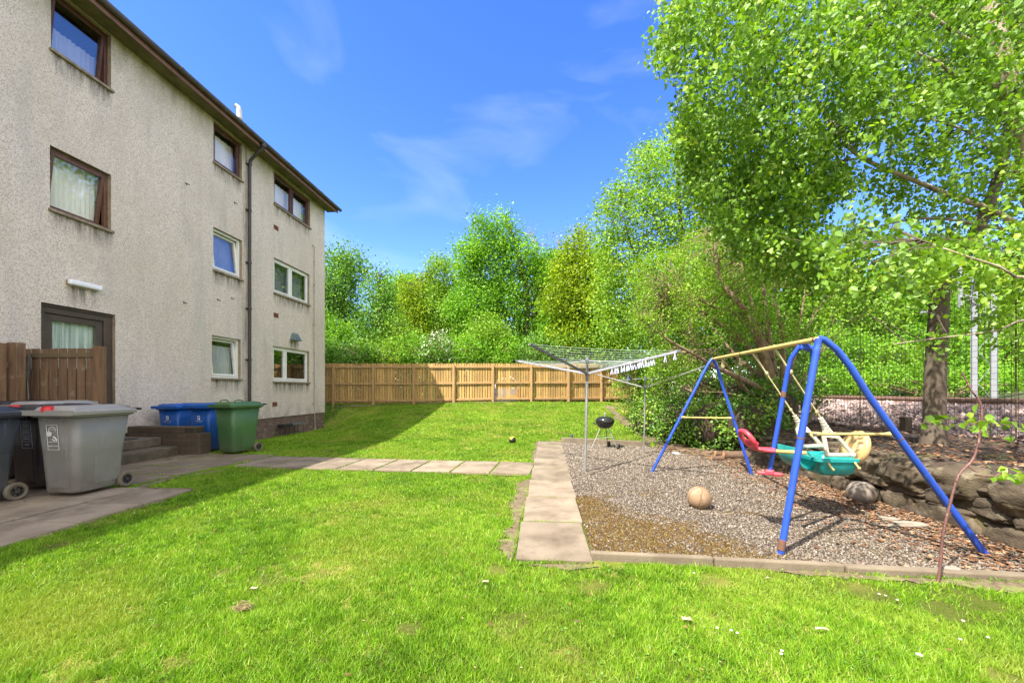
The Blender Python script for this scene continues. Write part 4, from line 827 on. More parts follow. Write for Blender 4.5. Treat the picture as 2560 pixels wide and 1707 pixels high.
# pegs hanging from the dryer's front right arm lines
def peg(p, m, label, ang):
    a = MB()
    for s in (-1, 1):
        dv = Vector((math.cos(ang) * .018 * s, math.sin(ang) * .018 * s, -.085)); up = Vector((-math.cos(ang) * .005 * s, -math.sin(ang) * .005 * s, .022)); a.bar(p + up, p + dv, .010, .009)
    o = a.build('clothes_peg', m); tag(recenter(o), label, 'clothes peg', 'pegs on the rotary dryer')
A3 = T1[3]
for k in range(26):
    f = .335 + .0165 * k if k > 4 else .29 + .022 * k
    p = hub1 + (A3 - hub1) * f + Vector((random.uniform(-.012, .02), random.uniform(-.02, .02), -.022))
    peg(p, M['peg'], 'lilac plastic peg in the crowded row under the dryer arm', random.uniform(-1.2, 1.2))
for f, w in ((.865, 'lower'), (.955, 'outermost')):
    peg(hub1 + (A3 - hub1) * f + Vector((0, -.02, -.022)), M['peg'], {'lower': 'lilac peg alone between the crowded row and the arm end', 'outermost': 'lilac peg hanging alone at the very end of the dryer arm'}[w], .3)
p = hub1 + (A3 - hub1) * .47 + Vector((.02, -.03, -.2)); MB().tube([p + Vector((0, 0, .18)), p + Vector((0, 0, .03))], .0015, 4)
peg(p + Vector((0, 0, .02)), M['bluepeg'], 'single bright blue peg dangling below the lilac pegs', 1.2)
# ---------------------------------------------------------------- kettle barbecue
bc = Vector((1.40, 9.20, 0)); kb_ = root('kettle_barbecue', bc, 'small black kettle barbecue on three thin legs with two wheels', 'barbecue')
a = MB(); a.lathe(bc + Vector((0, 0, .47)), [(.0, 0), (.10, .008), (.16, .045), (.195, .10), (.205, .145), (.205, .15)], 28); a.build('bowl', M['enamel'], kb_, 60)
a = MB(); a.lathe(bc + Vector((0, 0, .622)), [(.212, 0), (.214, .012), (.205, .05), (.175, .085), (.12, .112), (.05, .124), (0, .126)], 28); li = a.build('lid', M['enamel'], kb_, 60)
a = MB(); a.lathe(bc + Vector((0, 0, .745)), [(.012, 0), (.012, .05), (.022, .052), (.022, .075), (.008, .085)], 12); a.build('vent_knob', M['palealu'], li, 40)
a = MB(); a.tube([bc + Vector((-.19, -.02, .60)), bc + Vector((-.25, -.03, .60)), bc + Vector((-.265, -.035, .585)), bc + Vector((-.25, -.03, .57)), bc + Vector((-.19, -.02, .565))], .010, 8); a.build('handle', M['rubber'], kb_, 50)
feet = [Vector((1.075, 9.10, 0)), Vector((1.50, 9.46, .06)), Vector((1.64, 9.06, .06))]
for i, fpt in enumerate(feet):
    tp_ = bc + (fpt - bc) * .28; tp_.z = .52; a = MB(); a.tube([tp_, fpt], .0105, 8); a.build('leg', M['alu'], kb_, 50)
a = MB(); a.tube([bc + (feet[0] - bc) * .62 + Vector((0, 0, .25 - bc.z)), bc + (feet[1] - bc) * .62 + Vector((0, 0, .25)), bc + (feet[2] - bc) * .62 + Vector((0, 0, .25))], .005, 6, closed=True); a.build('leg_brace', M['alu'], kb_)
for fpt in (feet[1], feet[2]):
    ro = Matrix.Rotation(R_(90), 3, 'Y') @ Matrix.Identity(3); ro = Matrix.Rotation(R_(-25), 3, 'Z') @ ro
    a = MB(); a.lathe(fpt + Vector((.03, -.01, .015)), [(.045, -.018), (.066, -.022), (.075, -.012), (.075, .012), (.066, .022), (.045, .018), (.045, -.018)], 20, ro, False); wv = a.build('wheel', M['rubber'], kb_, 40)
    a = MB(); a.lathe(fpt + Vector((.03, -.01, .015)), [(.012, -.02), (.012, .02)], 10, ro)
    for q in range(5): t = q * 1.2566; a.bar(fpt + Vector((.03, -.01, .015)), fpt + Vector((.03, -.01, .015)) + ro @ Vector((.05 * math.cos(t), .05 * math.sin(t), 0)), .012, .012)
    a.build('hub', M['black'], wv)
# ---------------------------------------------------------------- swing set
AN, AFR = Vector((2.25, 3.45, 1.765)), Vector((2.70, 6.59, 1.84))
sw = root('swing_set', (2.6, 5.0, 0), 'blue tubular garden swing frame with a cream yellow top beam', 'swing frame')
f1, f2, n1, n2 = Vector((1.746, 6.65, 0)), Vector((3.278, 6.527, 0)), Vector((1.917, 3.399, 0)), Vector((3.59, 3.499, 0))
a = MB(); a.tube([AFR, AN], .0215, 14); bm_ = a.build('top_beam', M['yellow'], sw, 50)
a = MB()
for t in (.42, .985, .03): c = AFR + (AN - AFR) * t; d = (AN - AFR).normalized(); a.tube([c - d * .012, c + d * .012], .0235, 12)
a.build('beam_joint', M['rust'], bm_, 50)
def leg(top, foot, side, r, rust=False):
    k = Vector((side, 0, 0)); drop = foot - top
    bend = top + drop * .13 + k * .055; pts = [top + Vector((0, 0, .005)), top + k * .03 + Vector((0, 0, -.005)), top + drop * .05 + k * .055, bend + k * .0, top + drop * .26 + k * .03, top + drop * .55 + k * .008, foot - Vector((0, 0, .03))]
    a = MB(); a.tube(pts, r, 14); o = a.build('leg', M['blue'], sw, 60)
    c = top + drop * .46 + k * .016; t = drop.normalized(); j = MB(); j.tube([c - t * .006, c + t * .006], r * 1.06, 14); j.build('leg_joint', M['rust'], o, 50)
    if rust: j = MB(); j.tube([top + drop * .925, top + drop * .972], r * 1.10, 14); j.build('rust_sleeve', M['rust'], o, 50)
    return pts
leg(AN, n1, -.0, .0255, True); leg(AN, n2, 1.4, .0255); leg(AFR, f1, -.5, .0235); leg(AFR, f2, .35, .0235)
def crossbar(p0, p1):
    a = MB(); d = (p1 - p0).normalized(); a.tube([p0, p0 + d * .05, p0 + d * .09, p1 - d * .09, p1 - d * .05, p1], [.021, .019, .0125, .0125, .019, .021], 10); o = a.build('crossbar', M['yellow'], sw, 50)
    for q in (p0, p1):
        j = MB(); j.lathe(q + Vector((0, -.03, 0)), [(.008, -.012), (.008, .03)], 8, Matrix.Rotation(R_(90), 3, 'X')); j.build('bolt', M['darkalu'], o)
crossbar(P(2030, 1084.5, 3.27), P(2233, 1085, 3.40)); crossbar(P(1704, 1043, 6.37), P(1829, 1045, 6.33))
for u, v in ((1806, 906), (1850, 901)):      # empty swing hangers near the far end
    h = P(u, v, 5.9); a = MB(); a.tube([h + Vector((0, 0, .035)), h + Vector((0, 0, -.07))], .012, 8); a.lathe(h + Vector((0, -.02, -.05)), [(.03, -.01), (.03, .01)], 12, Matrix.Rotation(R_(90), 3, 'X')); a.build('hanger', M['rope'], sw, 40)
# glider with two red seats, hung from the beam
gl = root('glider_swing', P(1965, 1175, 3.66), 'glider with two blue hanger tubes, a red seat and a red foot rest', 'glider swing')
a = MB(); p0, p1 = P(2003, 858, 3.53), P(2030, 868, 3.53)
a.bar(P(2000, 866, 3.54), P(2032, 872, 3.5), .07, .05); a.bar(P(2004, 853, 3.54), P(2030, 874, 3.5), .075, .035); a.build('bracket', M['blue'], gl, bevel=.01)
for pts in ([(2000, 864, 3.56), (1978, 895, 3.6), (1970, 925, 3.63), (1959, 985, 3.65), (1942, 1080, 3.68), (1924, 1176, 3.70)], [(2029, 872, 3.48), (2037, 912, 3.5), (2031, 945, 3.52), (2019, 990, 3.54), (2003, 1080, 3.57), (1981, 1188, 3.6)]):
    a = MB(); a.tube([P(*q) for q in pts], .0195, 12); h = a.build('hanger_tube', M['blue'], gl, 60)
    c = P(*pts[3]); j = MB(); j.tube([c + Vector((.004, 0, .03)), c - Vector((.004, 0, .03))], .021, 12); j.build('rust_band', M['rust'], h, 50)
a = MB(); a.tube([P(1898, 1125, 3.66), P(2014, 1133, 3.74)], .016, 10); a.tube([P(1898, 1123, 3.75), P(2014, 1131, 3.83)], .014, 10); a.build('seat_bar', M['yellow'], gl, 50)
def glider_seat(c, s, back=True):
    a = MB(); n = 14
    # scooped pan: rounded outline lofted in slices along x
    ring = []
    for i in range(9):
        t = i / 8; x = c.x + s * (-.005 + .20 * t); w = .105 * math.sqrt(max(.12, 1 - (2 * t - 1) ** 4)); zz = c.z + .022 * (1 - 4 * (t - .45) ** 2) * -.6 + .02 * t
        ring.append([Vector((x, c.y + w * math.cos(q * 2 * math.pi / n), zz + .022 * math.sin(q * 2 * math.pi / n))) for q in range(n)])
    a.loft(ring); a.build('seat', M['redplastic'], gl, 60)
    if not back: return
    a = MB(); pts = []
    for q in range(18):
        an = q * 2 * math.pi / 18; yy = .10 * math.cos(an); h = .085 * math.sin(an)
        pts.append(Vector((c.x + s * (.185 + .5 * (h + .085)), c.y + yy, c.z + .025 + .86 * (h + .085))))
    a.tube(pts, .021, 10, closed=True); a.tube([pts[12] + Vector((0, -.05, .03)), pts[13] + Vector((s * .02, 0, .045)), pts[15] + Vector((0, .05, .03))], .018, 8); a.build('backrest', M['redplastic'], gl, 60)
glider_seat(P(1932, 1123, 3.70), -1); 
for (u, v, d, dx) in ((1924, 1183, 3.70, 0),):
    c = P(u, v, d); a = MB(); a.box(c, (.20, .05, .032), rz=R_(-32)); a.box(c + Vector((0, 0, .012)), (.07, .07, .05), rz=R_(-32)); a.build('foot_rest', M['redplastic'], gl, bevel=.012)
# baby swing
NY, FY = 4.25, 4.72
bs = root('baby_swing', (3.0, 4.5, .45), 'teal bucket baby swing with beige back and grubby white rope guards', 'baby swing')
def X_(u, Y):   # x of a photo column at depth-plane Y
    k = (u - 1280) / FPX; t = math.tan(math.atan(k) - YAW); return t * Y
def dep(x, y): return -ST * x + CT * y
def pz(u, v, Y): x = X_(u, Y); return Vector((x, Y, CAMH - (v - V0) / FPX * dep(x, Y)))
a = MB()
fl_ = [(2062, 1146), (2060, 1152), (2056, 1168), (2048, 1183), (2062, 1189), (2130, 1189.5), (2141, 1182), (2147, 1152), (2147, 1147), (2138, 1147), (2132, 1172), (2126, 1179), (2062, 1180), (2068, 1160), (2070, 1147)]
def profile(Y, sh=0): return [pz(u, v, NY) + Vector((0, Y - NY, 0)) for u, v in fl_]
# floor with front lip, extruded from near to far side
q = [pz(u, v, NY) for u, v in fl_]
xs = [p.x for p in q]; x0_, x1_ = min(xs), max(xs); zt, zb_ = q[0].z, min(p.z for p in q)
def buck(y, g=0): return rrect(1, 1, .3, 0, 0, 0)
def bring(z, x0, x1, y0, y1, r): return rrect(x1 - x0, y1 - y0, r, (x0 + x1) / 2, (y0 + y1) / 2, z, 6)
bx0, bx1, by0, by1 = x0_ - .02, x1_, NY - .02, FY + .02
a.loft([bring(zb_, bx0 + .07, bx1 - .05, by0 + .05, by1 - .05, .05), bring(zb_ + .03, bx0 + .03, bx1 - .02, by0 + .015, by1 - .015, .06), bring(zt - .035, bx0 + .005, bx1 - .005, by0, by1, .05), bring(zt - .03, bx0 - .01, bx1 + .012, by0 - .015, by1 + .015, .05), bring(zt, bx0 - .01, bx1 + .012, by0 - .015, by1 + .015, .05), bring(zt + .004, bx0 + .01, bx1 - .01, by0 + .01, by1 - .01, .045),
        bring(zt - .01, bx0 + .03, bx1 - .03, by0 + .05, by1 - .05, .04), bring(zb_ + .05, bx0 + .08, bx1 - .06, by0 + .07, by1 - .07, .03)])
a.loft([[Vector((bx0 + dx_, y, z)) for y, z in ((by0 + .14, zb_ + .03 + lift), (by1 - .02, zb_ + .03 + lift), (by1 - .02, zb_ + .06 + lift), (by0 + .14, zb_ + .06 + lift))] for dx_, lift in ((.10, -.02), (.0, -.005), (-.07, .04), (-.11, .11), (-.12, .19), (-.115, .20))])
a.build('seat_bucket', M['teal'], bs, 60)
a = MB(); cx_ = (X_(2110, 4.5)); zc = CAMH - (1112 - V0) / FPX * dep(cx_, 4.5)
bk = []
for i, (dx_, k) in enumerate(((.07, .93), (.09, 1.0), (.115, 1.0), (.125, .93), (.105, .80), (.045, .72), (.02, .4), (.015, .02))):
    bk.append([Vector((cx_ + dx_ + .06 * math.sin(t) * .8, 4.49 + .185 * k * math.cos(t), zc - .03 + .185 * k * (math.sin(t) if math.sin(t) > -.85 else -.85))) for t in [j * 2 * math.pi / 28 for j in range(28)]])
a.loft(bk); a.build('backrest', M['beige'], bs, 60)
def guard(Y, ap, q0, q1, parent):
    tp_, l_, r_ = pz(*ap, Y), pz(*q0, Y), pz(*q1, Y); a = MB(); neck = tp_ + (l_ + r_ - 2 * tp_) * .155
    dv = (neck - tp_)
    for k in range(5): c = tp_ + dv * (k / 4); a.tube([c, c + dv * .16], [.022 + .003 * k, .021 + .003 * k], 10)
    a.loft([[neck + Vector((x, y, z)) for x, y, z in ((-.03, -.022, 0), (.03, -.022, 0), (.03, .022, 0), (-.03, .022, 0))], [tp_ + (l_ - tp_) * .5 + Vector((x, y, 0)) for x, y in ((0, -.02), (.0, -.02), (.0, .02), (0, .02))] if False else [neck + (l_ + r_ - 2 * neck) * .17 + Vector((x, y, z)) for x, y, z in ((-.062, -.022, .01), (.055, -.022, 0), (.055, .022, 0), (-.062, .022, .01))]])
    s0 = tp_ + (l_ - tp_) * .42; s1 = tp_ + (r_ - tp_) * .42
    a.tube([s0, l_], .021, 8); a.tube([s1, r_], .021, 8); a.tube([l_, l_ + (r_ - l_) * .5, r_], .0205, 8); a.ball(l_, .024, 10, 6); a.ball(r_, .024, 10, 6); return a.build('rope_guard', M['white_grime'], bs, 60)
guard(NY, (2051, 1044), (2068, 1137), (2133, 1137), bs); guard(FY, (1986, 1038), (2003, 1116), (2054, 1114), bs)
def beam_at(Y): t = (Y - AFR.y) / (AN.y - AFR.y); return AFR + (AN - AFR) * t
for (Yb, ap, Yg) in ((4.30, (2050, 1042), NY), (4.92, (1985, 1036), FY)):
    t0 = beam_at(Yb); t1 = pz(*ap, Yg); d = t1 - t0; kn = t0 + d * .36
    a = MB(); a.tube([t0 + Vector((0, 0, .03)), t0 - Vector((0, 0, .02)), kn, t0 + d * .93, t1], [.009, .009, .009, .009, .010], 6); a.ball(kn, (.022, .022, .03), 8, 6); a.ball(t0 + d * .93, (.016, .016, .022), 8, 6)
    a.tube([t0 + Vector((.013, .01, -.01)), kn + Vector((.012, .01, 0))], .007, 6); a.build('rope', M['rope'], bs, 60)
for (u, v, y) in ((2075, 1164, NY - .045), (2140, 1160, NY - .045)):
    p = pz(u, v, y); a = MB(); a.tube([p + Vector((0, .03, .03)), p, p + Vector((.015, -.02, -.035))], .009, 6); a.ball(p + Vector((.015, -.02, -.035)), .014, 8, 6); a.build('rope_knot', M['yellow'], bs, 50)
# ---------------------------------------------------------------- balls
a = MB(); bp = Gd(1752, 1276) + Vector((0, .05, .128)); a.ball(bp, .128, 40, 26); bk_ = recenter(a.build('basketball', M['basketball'], smooth=60)); tag(bk_, 'worn tan basketball lying on the gravel in front of the swing', 'ball')
q0 = Matrix.Rotation(R_(12), 3, 'Y') @ Matrix.Rotation(R_(8), 3, 'X'); sm = MB(); lc = Vector((0, 0, .128))
for k in range(6):
    an = k * math.pi / 3 + .25; pts = [lc + q0 @ Vector((.1275 * math.sin(t) * math.cos(an), .1275 * math.sin(t) * math.sin(an), .1275 * math.cos(t))) for t in [math.pi * i / 16 for i in range(17)]]
    sm.tube(pts, .0042, 5)
s_ = sm.build('seam', M['seam']); s_.parent = bk_
for i in range(6): 
    m_ = MB(); dv = Vector((-.26 + .035 * i * .62, -1, .33)).normalized(); e = Vector((0, .33, 1)).normalized()
    m_.bar(lc + dv * .1285 - e * .028, lc + (dv + e * .02).normalized() * .1285 + e * .026, .004, .002, dv); t_ = m_.build('stamped_mark', M['seam']); t_.parent = bk_
fp = Gd(1281, 1108); a = MB(); a.ball(fp + Vector((0, 0, .088)), .09, 24, 16); m, nt, b_ = nodes('black_yellow_panels'); vo = N(nt, 'TexVoronoi'); vo.inputs['Scale'].default_value = 9; nt.links.new(pos(nt), vo.inputs['Vector']); sp_ = N(nt, 'SeparateColor'); nt.links.new(vo.outputs['Color'], sp_.inputs[0])
rp = ramp(nt, [(0, (.02, .02, .02)), (.45, (.02, .02, .02)), (.46, (.66, .40, .03)), (.8, (.66, .40, .03)), (.81, (.6, .58, .5))]); rp.color_ramp.interpolation = 'CONSTANT'; nt.links.new(sp_.outputs[0], rp.inputs[0]); nt.links.new(rp.outputs[0], b_.inputs['Base Color']); b_.inputs['Roughness'].default_value = .5
tag(recenter(a.build('football', m, smooth=60)), 'small black and yellow football on the lawn near the path', 'ball')
a = MB(); a.ball(Vector((3.80, 5.08, .118)), (.150, .145, .135), 26, 18); tag(recenter(a.build('round_stone', M['greystone'], smooth=60)), 'smooth round grey stone at the foot of the rubble wall', 'stone')
# ---------------------------------------------------------------- rubble retaining wall
def boulder(mb, c, h, seed, nu=46, nv=28, p=.34, amp=.05, rz=0, tilt_=0):
    r = np.random.default_rng(seed); ph = r.random(12) * 6.28; k = len(mb.V); c_, s_2 = math.cos(rz), math.sin(rz)
    def sp(x): return math.copysign(abs(x) ** p, x)
    rings = []
    for i in range(nv + 1):
        la = -math.pi / 2 + math.pi * i / nv; ring = []
        for j in range(nu):
            lo = 2 * math.pi * j / nu; x, y, z = sp(math.cos(la)) * sp(math.cos(lo)), sp(math.cos(la)) * sp(math.sin(lo)), sp(math.sin(la))
            d = 1 + amp * (math.sin(3 * x + ph[0] + 2 * y) + math.sin(4 * y + ph[1] + 2 * z) * .8 + math.sin(5 * z + ph[2] - 3 * x) * .7 + .45 * math.sin(9 * x + ph[3]) * math.sin(8 * y + ph[4]) + .4 * math.sin(13 * y + 11 * z + ph[5]) + .3 * math.sin(21 * z + 6 * y + ph[6]) + .22 * math.sin(27 * y + ph[7]) * math.sin(23 * z + ph[8]))
            q_ = Vector((x * h[0], y * h[1], z * h[2])) * 9 + Vector((seed * 3.7, 0, 0)); d += .20 * mnoise.fractal(q_, .9, 2.1, 4) + (.05 if mnoise.noise(q_ * .6) > .12 else 0)
            X, Y, Z = x * h[0] * d, y * h[1] * d, z * h[2] * (1 + (d - 1) * .8); Z += tilt_ * Y
            ring.append((c[0] + X * c_ - Y * s_2, c[1] + X * s_2 + Y * c_, c[2] + Z))
        rings.append(ring)
    mb.loft(rings, cap=False)
sw_ = MB(); rr_ = random.Random(5); sd_ = 100
courses = [(.10, .105, .52), (.275, .07, .42), (.405, .055, .36), (.51, .05, .30)]
for ci, (zc_, hh, ln) in enumerate(courses):
    y = 1.6
    while y < 7.55:
        l = ln * rr_.uniform(.55, 1.35); sd_ += 1; hz_ = hh * rr_.uniform(.85, 1.25)
        if ci == 3 and rr_.random() < .18: y += l; continue
        zz = zc_ + rr_.uniform(-.02, .02) - (.07 if y > 6.3 else 0) * ci / 3
        boulder(sw_, (4.10 + .03 * ci + rr_.uniform(-.03, .03), y + l / 2, zz), (.17, l / 2 * 1.02, hz_), sd_, rz=rr_.uniform(-.08, .08), tilt_=rr_.uniform(-.07, .04)); y += l + .014
for (yy, zz, l, hz_) in ((3.55, .44, .30, .15), (4.15, .46, .17, .15), (4.75, .43, .34, .16), (5.4, .40, .36, .15), (2.9, .47, .3, .15), (5.05, .28, .2, .07)):
    sd_ += 1; boulder(sw_, (4.06, yy, zz), (.17, l, hz_), sd_, p=.6)
tag(recenter(sw_.build('stone_wall', M['stonewall'], smooth=70)), 'low rough rubble stone retaining wall holding back the dark raised bed', 'wall')
# loose flat stones, logs, sticks, plastic
for (u, v, w, l, h, lab) in ((2222, 1305, .085, .05, .016, 'flat pale stone near the foot of the wall, left of a longer one'), (2277, 1324, .12, .035, .03, 'long narrow pale stone lying on the leaf litter'), (2376, 1436, .06, .03, .02, 'small white stone against the kerb beside the thin sapling'), (2230, 1322, .04, .03, .012, 'tiny pale stone chip between the two larger flat stones')):
    p = Gd(u, v); a = MB(); boulder(a, (p.x, p.y, .02 + h), (w, l, h), int(u), p=.7, amp=.1, rz=-.3); tag(recenter(a.build('loose_stone', M['palestone'], smooth=60)), lab, 'stone', 'loose pale stones on the gravel')
LG = [((1779, 1151, .055), (1845, 1147), .048, 'cut log with orange end, at the front left of the log stack'), ((1791, 1153, .05), (1850, 1150), .042, 'shorter cut log lying beside the front left log'), ((1797, 1141, .13), (1850, 1138), .055, 'cut log with tan end resting on top of the stack'),
      ((1802, 1155, .055), (1868, 1158), .050, 'cut log low at the front under the thick peeling log'), ((1811, 1148, .12), (1872, 1157), .085, 'thickest peeling reddish log on the right of the stack')]
for (u, v, z), (u2, v2), r, lab in LG:
    p = Gd(u, 1152 if z < .1 else 1154); p = Vector((p.x, p.y + (.06 if z > .1 else 0), z)); d = Vector((.50 if r < .06 else .55, -.06, 0)).normalized(); e = p + d * (.50 if r < .08 else .56)
    if (u == 1797): p.y += .10; e.y += .1
    lr = root('log', p - Vector((0, 0, z - .016)), lab, 'log', 'stacked cut logs'); a = MB(); n = 7; pts = [p + (e - p) * i / n + Vector((0, random.uniform(-.006, .006), random.uniform(-.006, .006))) for i in range(n + 1)]
    a.tube(pts, [r * random.uniform(.92, 1.06) for _ in pts], 14); a.build('bark', M['log'], lr, 60)
    a = MB(); a.tube([p - d * .004, p + d * .004], r * .93, 14); a.build('cut_end', M['cutwood'], lr)
a = MB()
for i in range(330):
    f = random.random(); c = Vector((2.72 + .9 * f + random.gauss(0, .13), 9.15 - 1.25 * f + random.gauss(0, .17), .02 + abs(random.gauss(0, .045)))); an = random.gauss(-.75, .5); l = random.uniform(.15, .5); d = Vector((math.cos(an), math.sin(an), random.uniform(-.1, .14))) * l
    a.tube([c - d * .5, c + Vector((random.uniform(-.02, .02), random.uniform(-.02, .02), .015)), c + d * .5], [random.uniform(.003, .009)] * 2 + [.002], 5, cap=False)
tag(a.build('brushwood', M['stick'], smooth=60), 'heap of dry cut sticks and brushwood at the foot of the ivy', None, kind='stuff')
for (u, v, sz, lab) in ((1690, 1126, .085, 'crumpled clear plastic scrap lying beside the brushwood heap'), (1690, 1137, .07, 'flattened clear plastic scrap on the gravel in front of the other scrap')):
    p = Gd(u, v); a = MB(); boulder(a, (p.x, p.y, .03), (sz, sz * .5, .022), int(v), p=.9, amp=.22); tag(recenter(a.build('plastic_scrap', M['clearbag'])), lab, 'litter')
p = Gd(1429, 1093, gz(.8, 11.3)); a = MB(); zc0 = gz(p.x, p.y); a.lathe((p.x, p.y, zc0), [(.035, 0), (.035, .085), (.05, .09), (.05, .12), (.03, .125)], 16); tag(recenter(a.build('ground_socket', M['lead'], smooth=40)), 'small pale capped tube standing up from the lawn behind the kerb', 'socket')
# ---------------------------------------------------------------- leaves and trees
def leaf_mesh(C, size, droop=0.0, flat=0.0, wr=.72, rnd=None, fold=.16):
    n = len(C); a = rng.normal(size=(n, 3)); a[:, 2] -= droop * 2.0; a /= np.linalg.norm(a, axis=1)[:, None]
    q = rng.normal(size=(n, 3)); q[:, 2] += flat * 3
    w = np.cross(a, q); w /= np.linalg.norm(w, axis=1)[:, None] + 1e-9; nn = np.cross(w, a)
    s = (size * (.65 + .7 * rng.random(n)))[:, None]
    pr = [(0, 0, 0), (.32, -.5, fold), (.72, -.27, fold * .6), (1, 0, 0), (.72, .27, fold * .6), (.32, .5, fold)]
    V = np.stack([C + a * s * (x - .5) + w * s * (y * wr) + nn * s * z for x, y, z in pr], 1).reshape(-1, 3)
    i = (np.arange(n) * 6)[:, None]; F = np.concatenate([i + np.array([0, 1, 2, 3]), i + np.array([0, 3, 4, 5])])
    r = np.clip(.5 + .2 * rng.normal(size=n) if rnd is None else rnd + .16 * rng.normal(size=n), 0, 1)
    return V, F, np.repeat(r, 6)
def sub(centers, n_per, spread, hang=0.0):
    k = len(centers); C = np.repeat(centers, n_per, 0); sp = np.asarray(spread, float)
    if sp.ndim == 0: sp = np.full(3, float(sp))
    o = rng.normal(size=(len(C), 3)) * sp
    if hang: t = rng.random(len(C)); o[:, 2] -= hang * t; o[:, :2] *= (1 - .5 * t)[:, None]
    r = np.repeat(np.clip(.5 + .17 * rng.normal(size=k), .1, .9), n_per); return C + o, r
def in_ell(clumps, per_vol, shell=.5):
    out = []
    for (c, r) in clumps:
        n = max(4, int(per_vol * r[0] * r[1] * r[2])); q = rng.normal(size=(n, 3)); q /= np.linalg.norm(q, axis=1)[:, None]
        q *= (shell + (1 - shell) * rng.random(n) ** .6)[:, None] * (.85 + .3 * rng.random(n))[:, None]; out.append(np.array(c) + q * np.array(r))
    return np.concatenate(out)
def in_poly_px(poly, d0, d1, n):
    us = [p[0] for p in poly]; vs_ = [p[1] for p in poly]; out = []
    while len(out) < n:
        u, v = rng.uniform(min(us), max(us)), rng.uniform(min(vs_), max(vs_))
        if inpoly(np.array([u]), np.array([v]), poly)[0]: out.append(tuple(P(u, v, rng.uniform(d0, d1))))
    return np.array(out)
def sticks(name, A, Bp, r0, r1, m, parent):
    """thin three-sided twigs, each bent once on its way from A to B"""
    n = len(A); Mid = (A + Bp) / 2 + rng.normal(size=(n, 3)) * (np.linalg.norm(Bp - A, axis=1)[:, None] * .07) + np.array([0, 0, .04]); V = []
    d = Bp - A; d /= np.linalg.norm(d, axis=1)[:, None] + 1e-9; e = np.cross(d, [.3, .2, .93]); e /= np.linalg.norm(e, axis=1)[:, None] + 1e-9; f = np.cross(d, e)
    for (c, r) in ((A, r0), (Mid, (r0 + r1) / 2), (Bp, r1)):
        for j in range(3): t = j * 2.0944; V.append(c + (e * math.cos(t) + f * math.sin(t)) * r)
    V = np.stack(V, 1).reshape(-1, 3); k = (np.arange(n) * 9)[:, None]
    F = np.concatenate([k + np.array([s * 3 + j, s * 3 + (j + 1) % 3, s * 3 + 3 + (j + 1) % 3, s * 3 + 3 + j]) for s in (0, 1) for j in range(3)])
    return V, F
def limb_pts(limbs):
    out = []
    for pts, _ in limbs:
        pts = [np.array(p) for p in pts]
        for p, q in zip(pts[:-1], pts[1:]): out += [p + (q - p) * t for t in np.linspace(0, 1, 6)]
    return np.array(out)
def smooth_path(pts, n=3):
    pts = [Vector(p) for p in pts]; out = []
    for i in range(len(pts) - 1):
        p0, p1, p2, p3 = pts[max(i - 1, 0)], pts[i], pts[i + 1], pts[min(i + 2, len(pts) - 1)]
        for k in range(n):
            t = k / n; out.append(.5 * ((2 * p1) + (p2 - p0) * t + (2 * p0 - 5 * p1 + 4 * p2 - p3) * t * t + (3 * p1 - p0 - 3 * p2 + p3) * t ** 3))
    out.append(pts[-1]); return out
def tree(name, base, label, cat, limbs, bark, centers, n_per, spread, size, lm, hang=0, droop=.2, flat=0, twig=(.008, .003), twig_n=400, group=None, wr=.72, trunk_n=9, twigbark=None, extra=None, side=0):
    r = root(name, base, label, cat, group); out = []; tw = None
    if limbs:
        for i, (pts, rad) in enumerate(limbs):
            sp = smooth_path(pts); k = len(sp); rads = [rad[0] + (rad[1] - rad[0]) * (j / (k - 1)) for j in range(k)]
            if i == 0: rads[0] *= 1.25
            a = MB(); a.tube(sp, rads, trunk_n if i == 0 else 7, cap=True)
            for q in range(side if i else 0):
                j = random.randrange(k // 3, k - 1); dv = (sp[j + 1] - sp[j]).normalized(); nv_ = Vector((random.gauss(0, 1), random.gauss(0, 1), random.gauss(.5, .6))).normalized(); l_ = random.uniform(.25, .7)
                p1 = sp[j] + (dv * .6 + nv_ * .7) * l_ * .5; p2 = p1 + (dv * .7 + nv_ * .4 + Vector((0, 0, .15))) * l_ * .6; rq = rads[j] * .45 + .002; a.tube(smooth_path([sp[j], p1, p2]), [rq, rq * .85, rq * .75, rq * .6, rq * .5, rq * .35, .002], 5)
            a.build('trunk' if i == 0 else 'branch', bark, r, 80); out.append((sp, rads))
        if twig_n:
            lp = limb_pts(out); idx = rng.choice(len(centers), min(twig_n, len(centers)), replace=False); E_ = centers[idx]; best = np.array([lp[np.argmin(((lp - e) ** 2).sum(1) + rng.random(len(lp)) * .15)] for e in E_])
            tw = sticks('twigs', best, E_, twig[0], twig[1], twigbark or bark, r)
    C, rr = sub(centers, n_per, spread, hang); V, F, R = leaf_mesh(C, size, droop, flat, wr, rr)
    if tw is None: bulk('crown', V, F, lm, R, r)
    else: bulk('crown', np.concatenate([V, tw[0]]), np.concatenate([F, tw[1] + len(V)]), lm, np.concatenate([R, np.full(len(tw[0]), .5)]), r, mat2=twigbark or bark, nf2=len(tw[1]))
    if extra: extra(r)
    return r
def pl(*q): return [P(*t) for t in q]
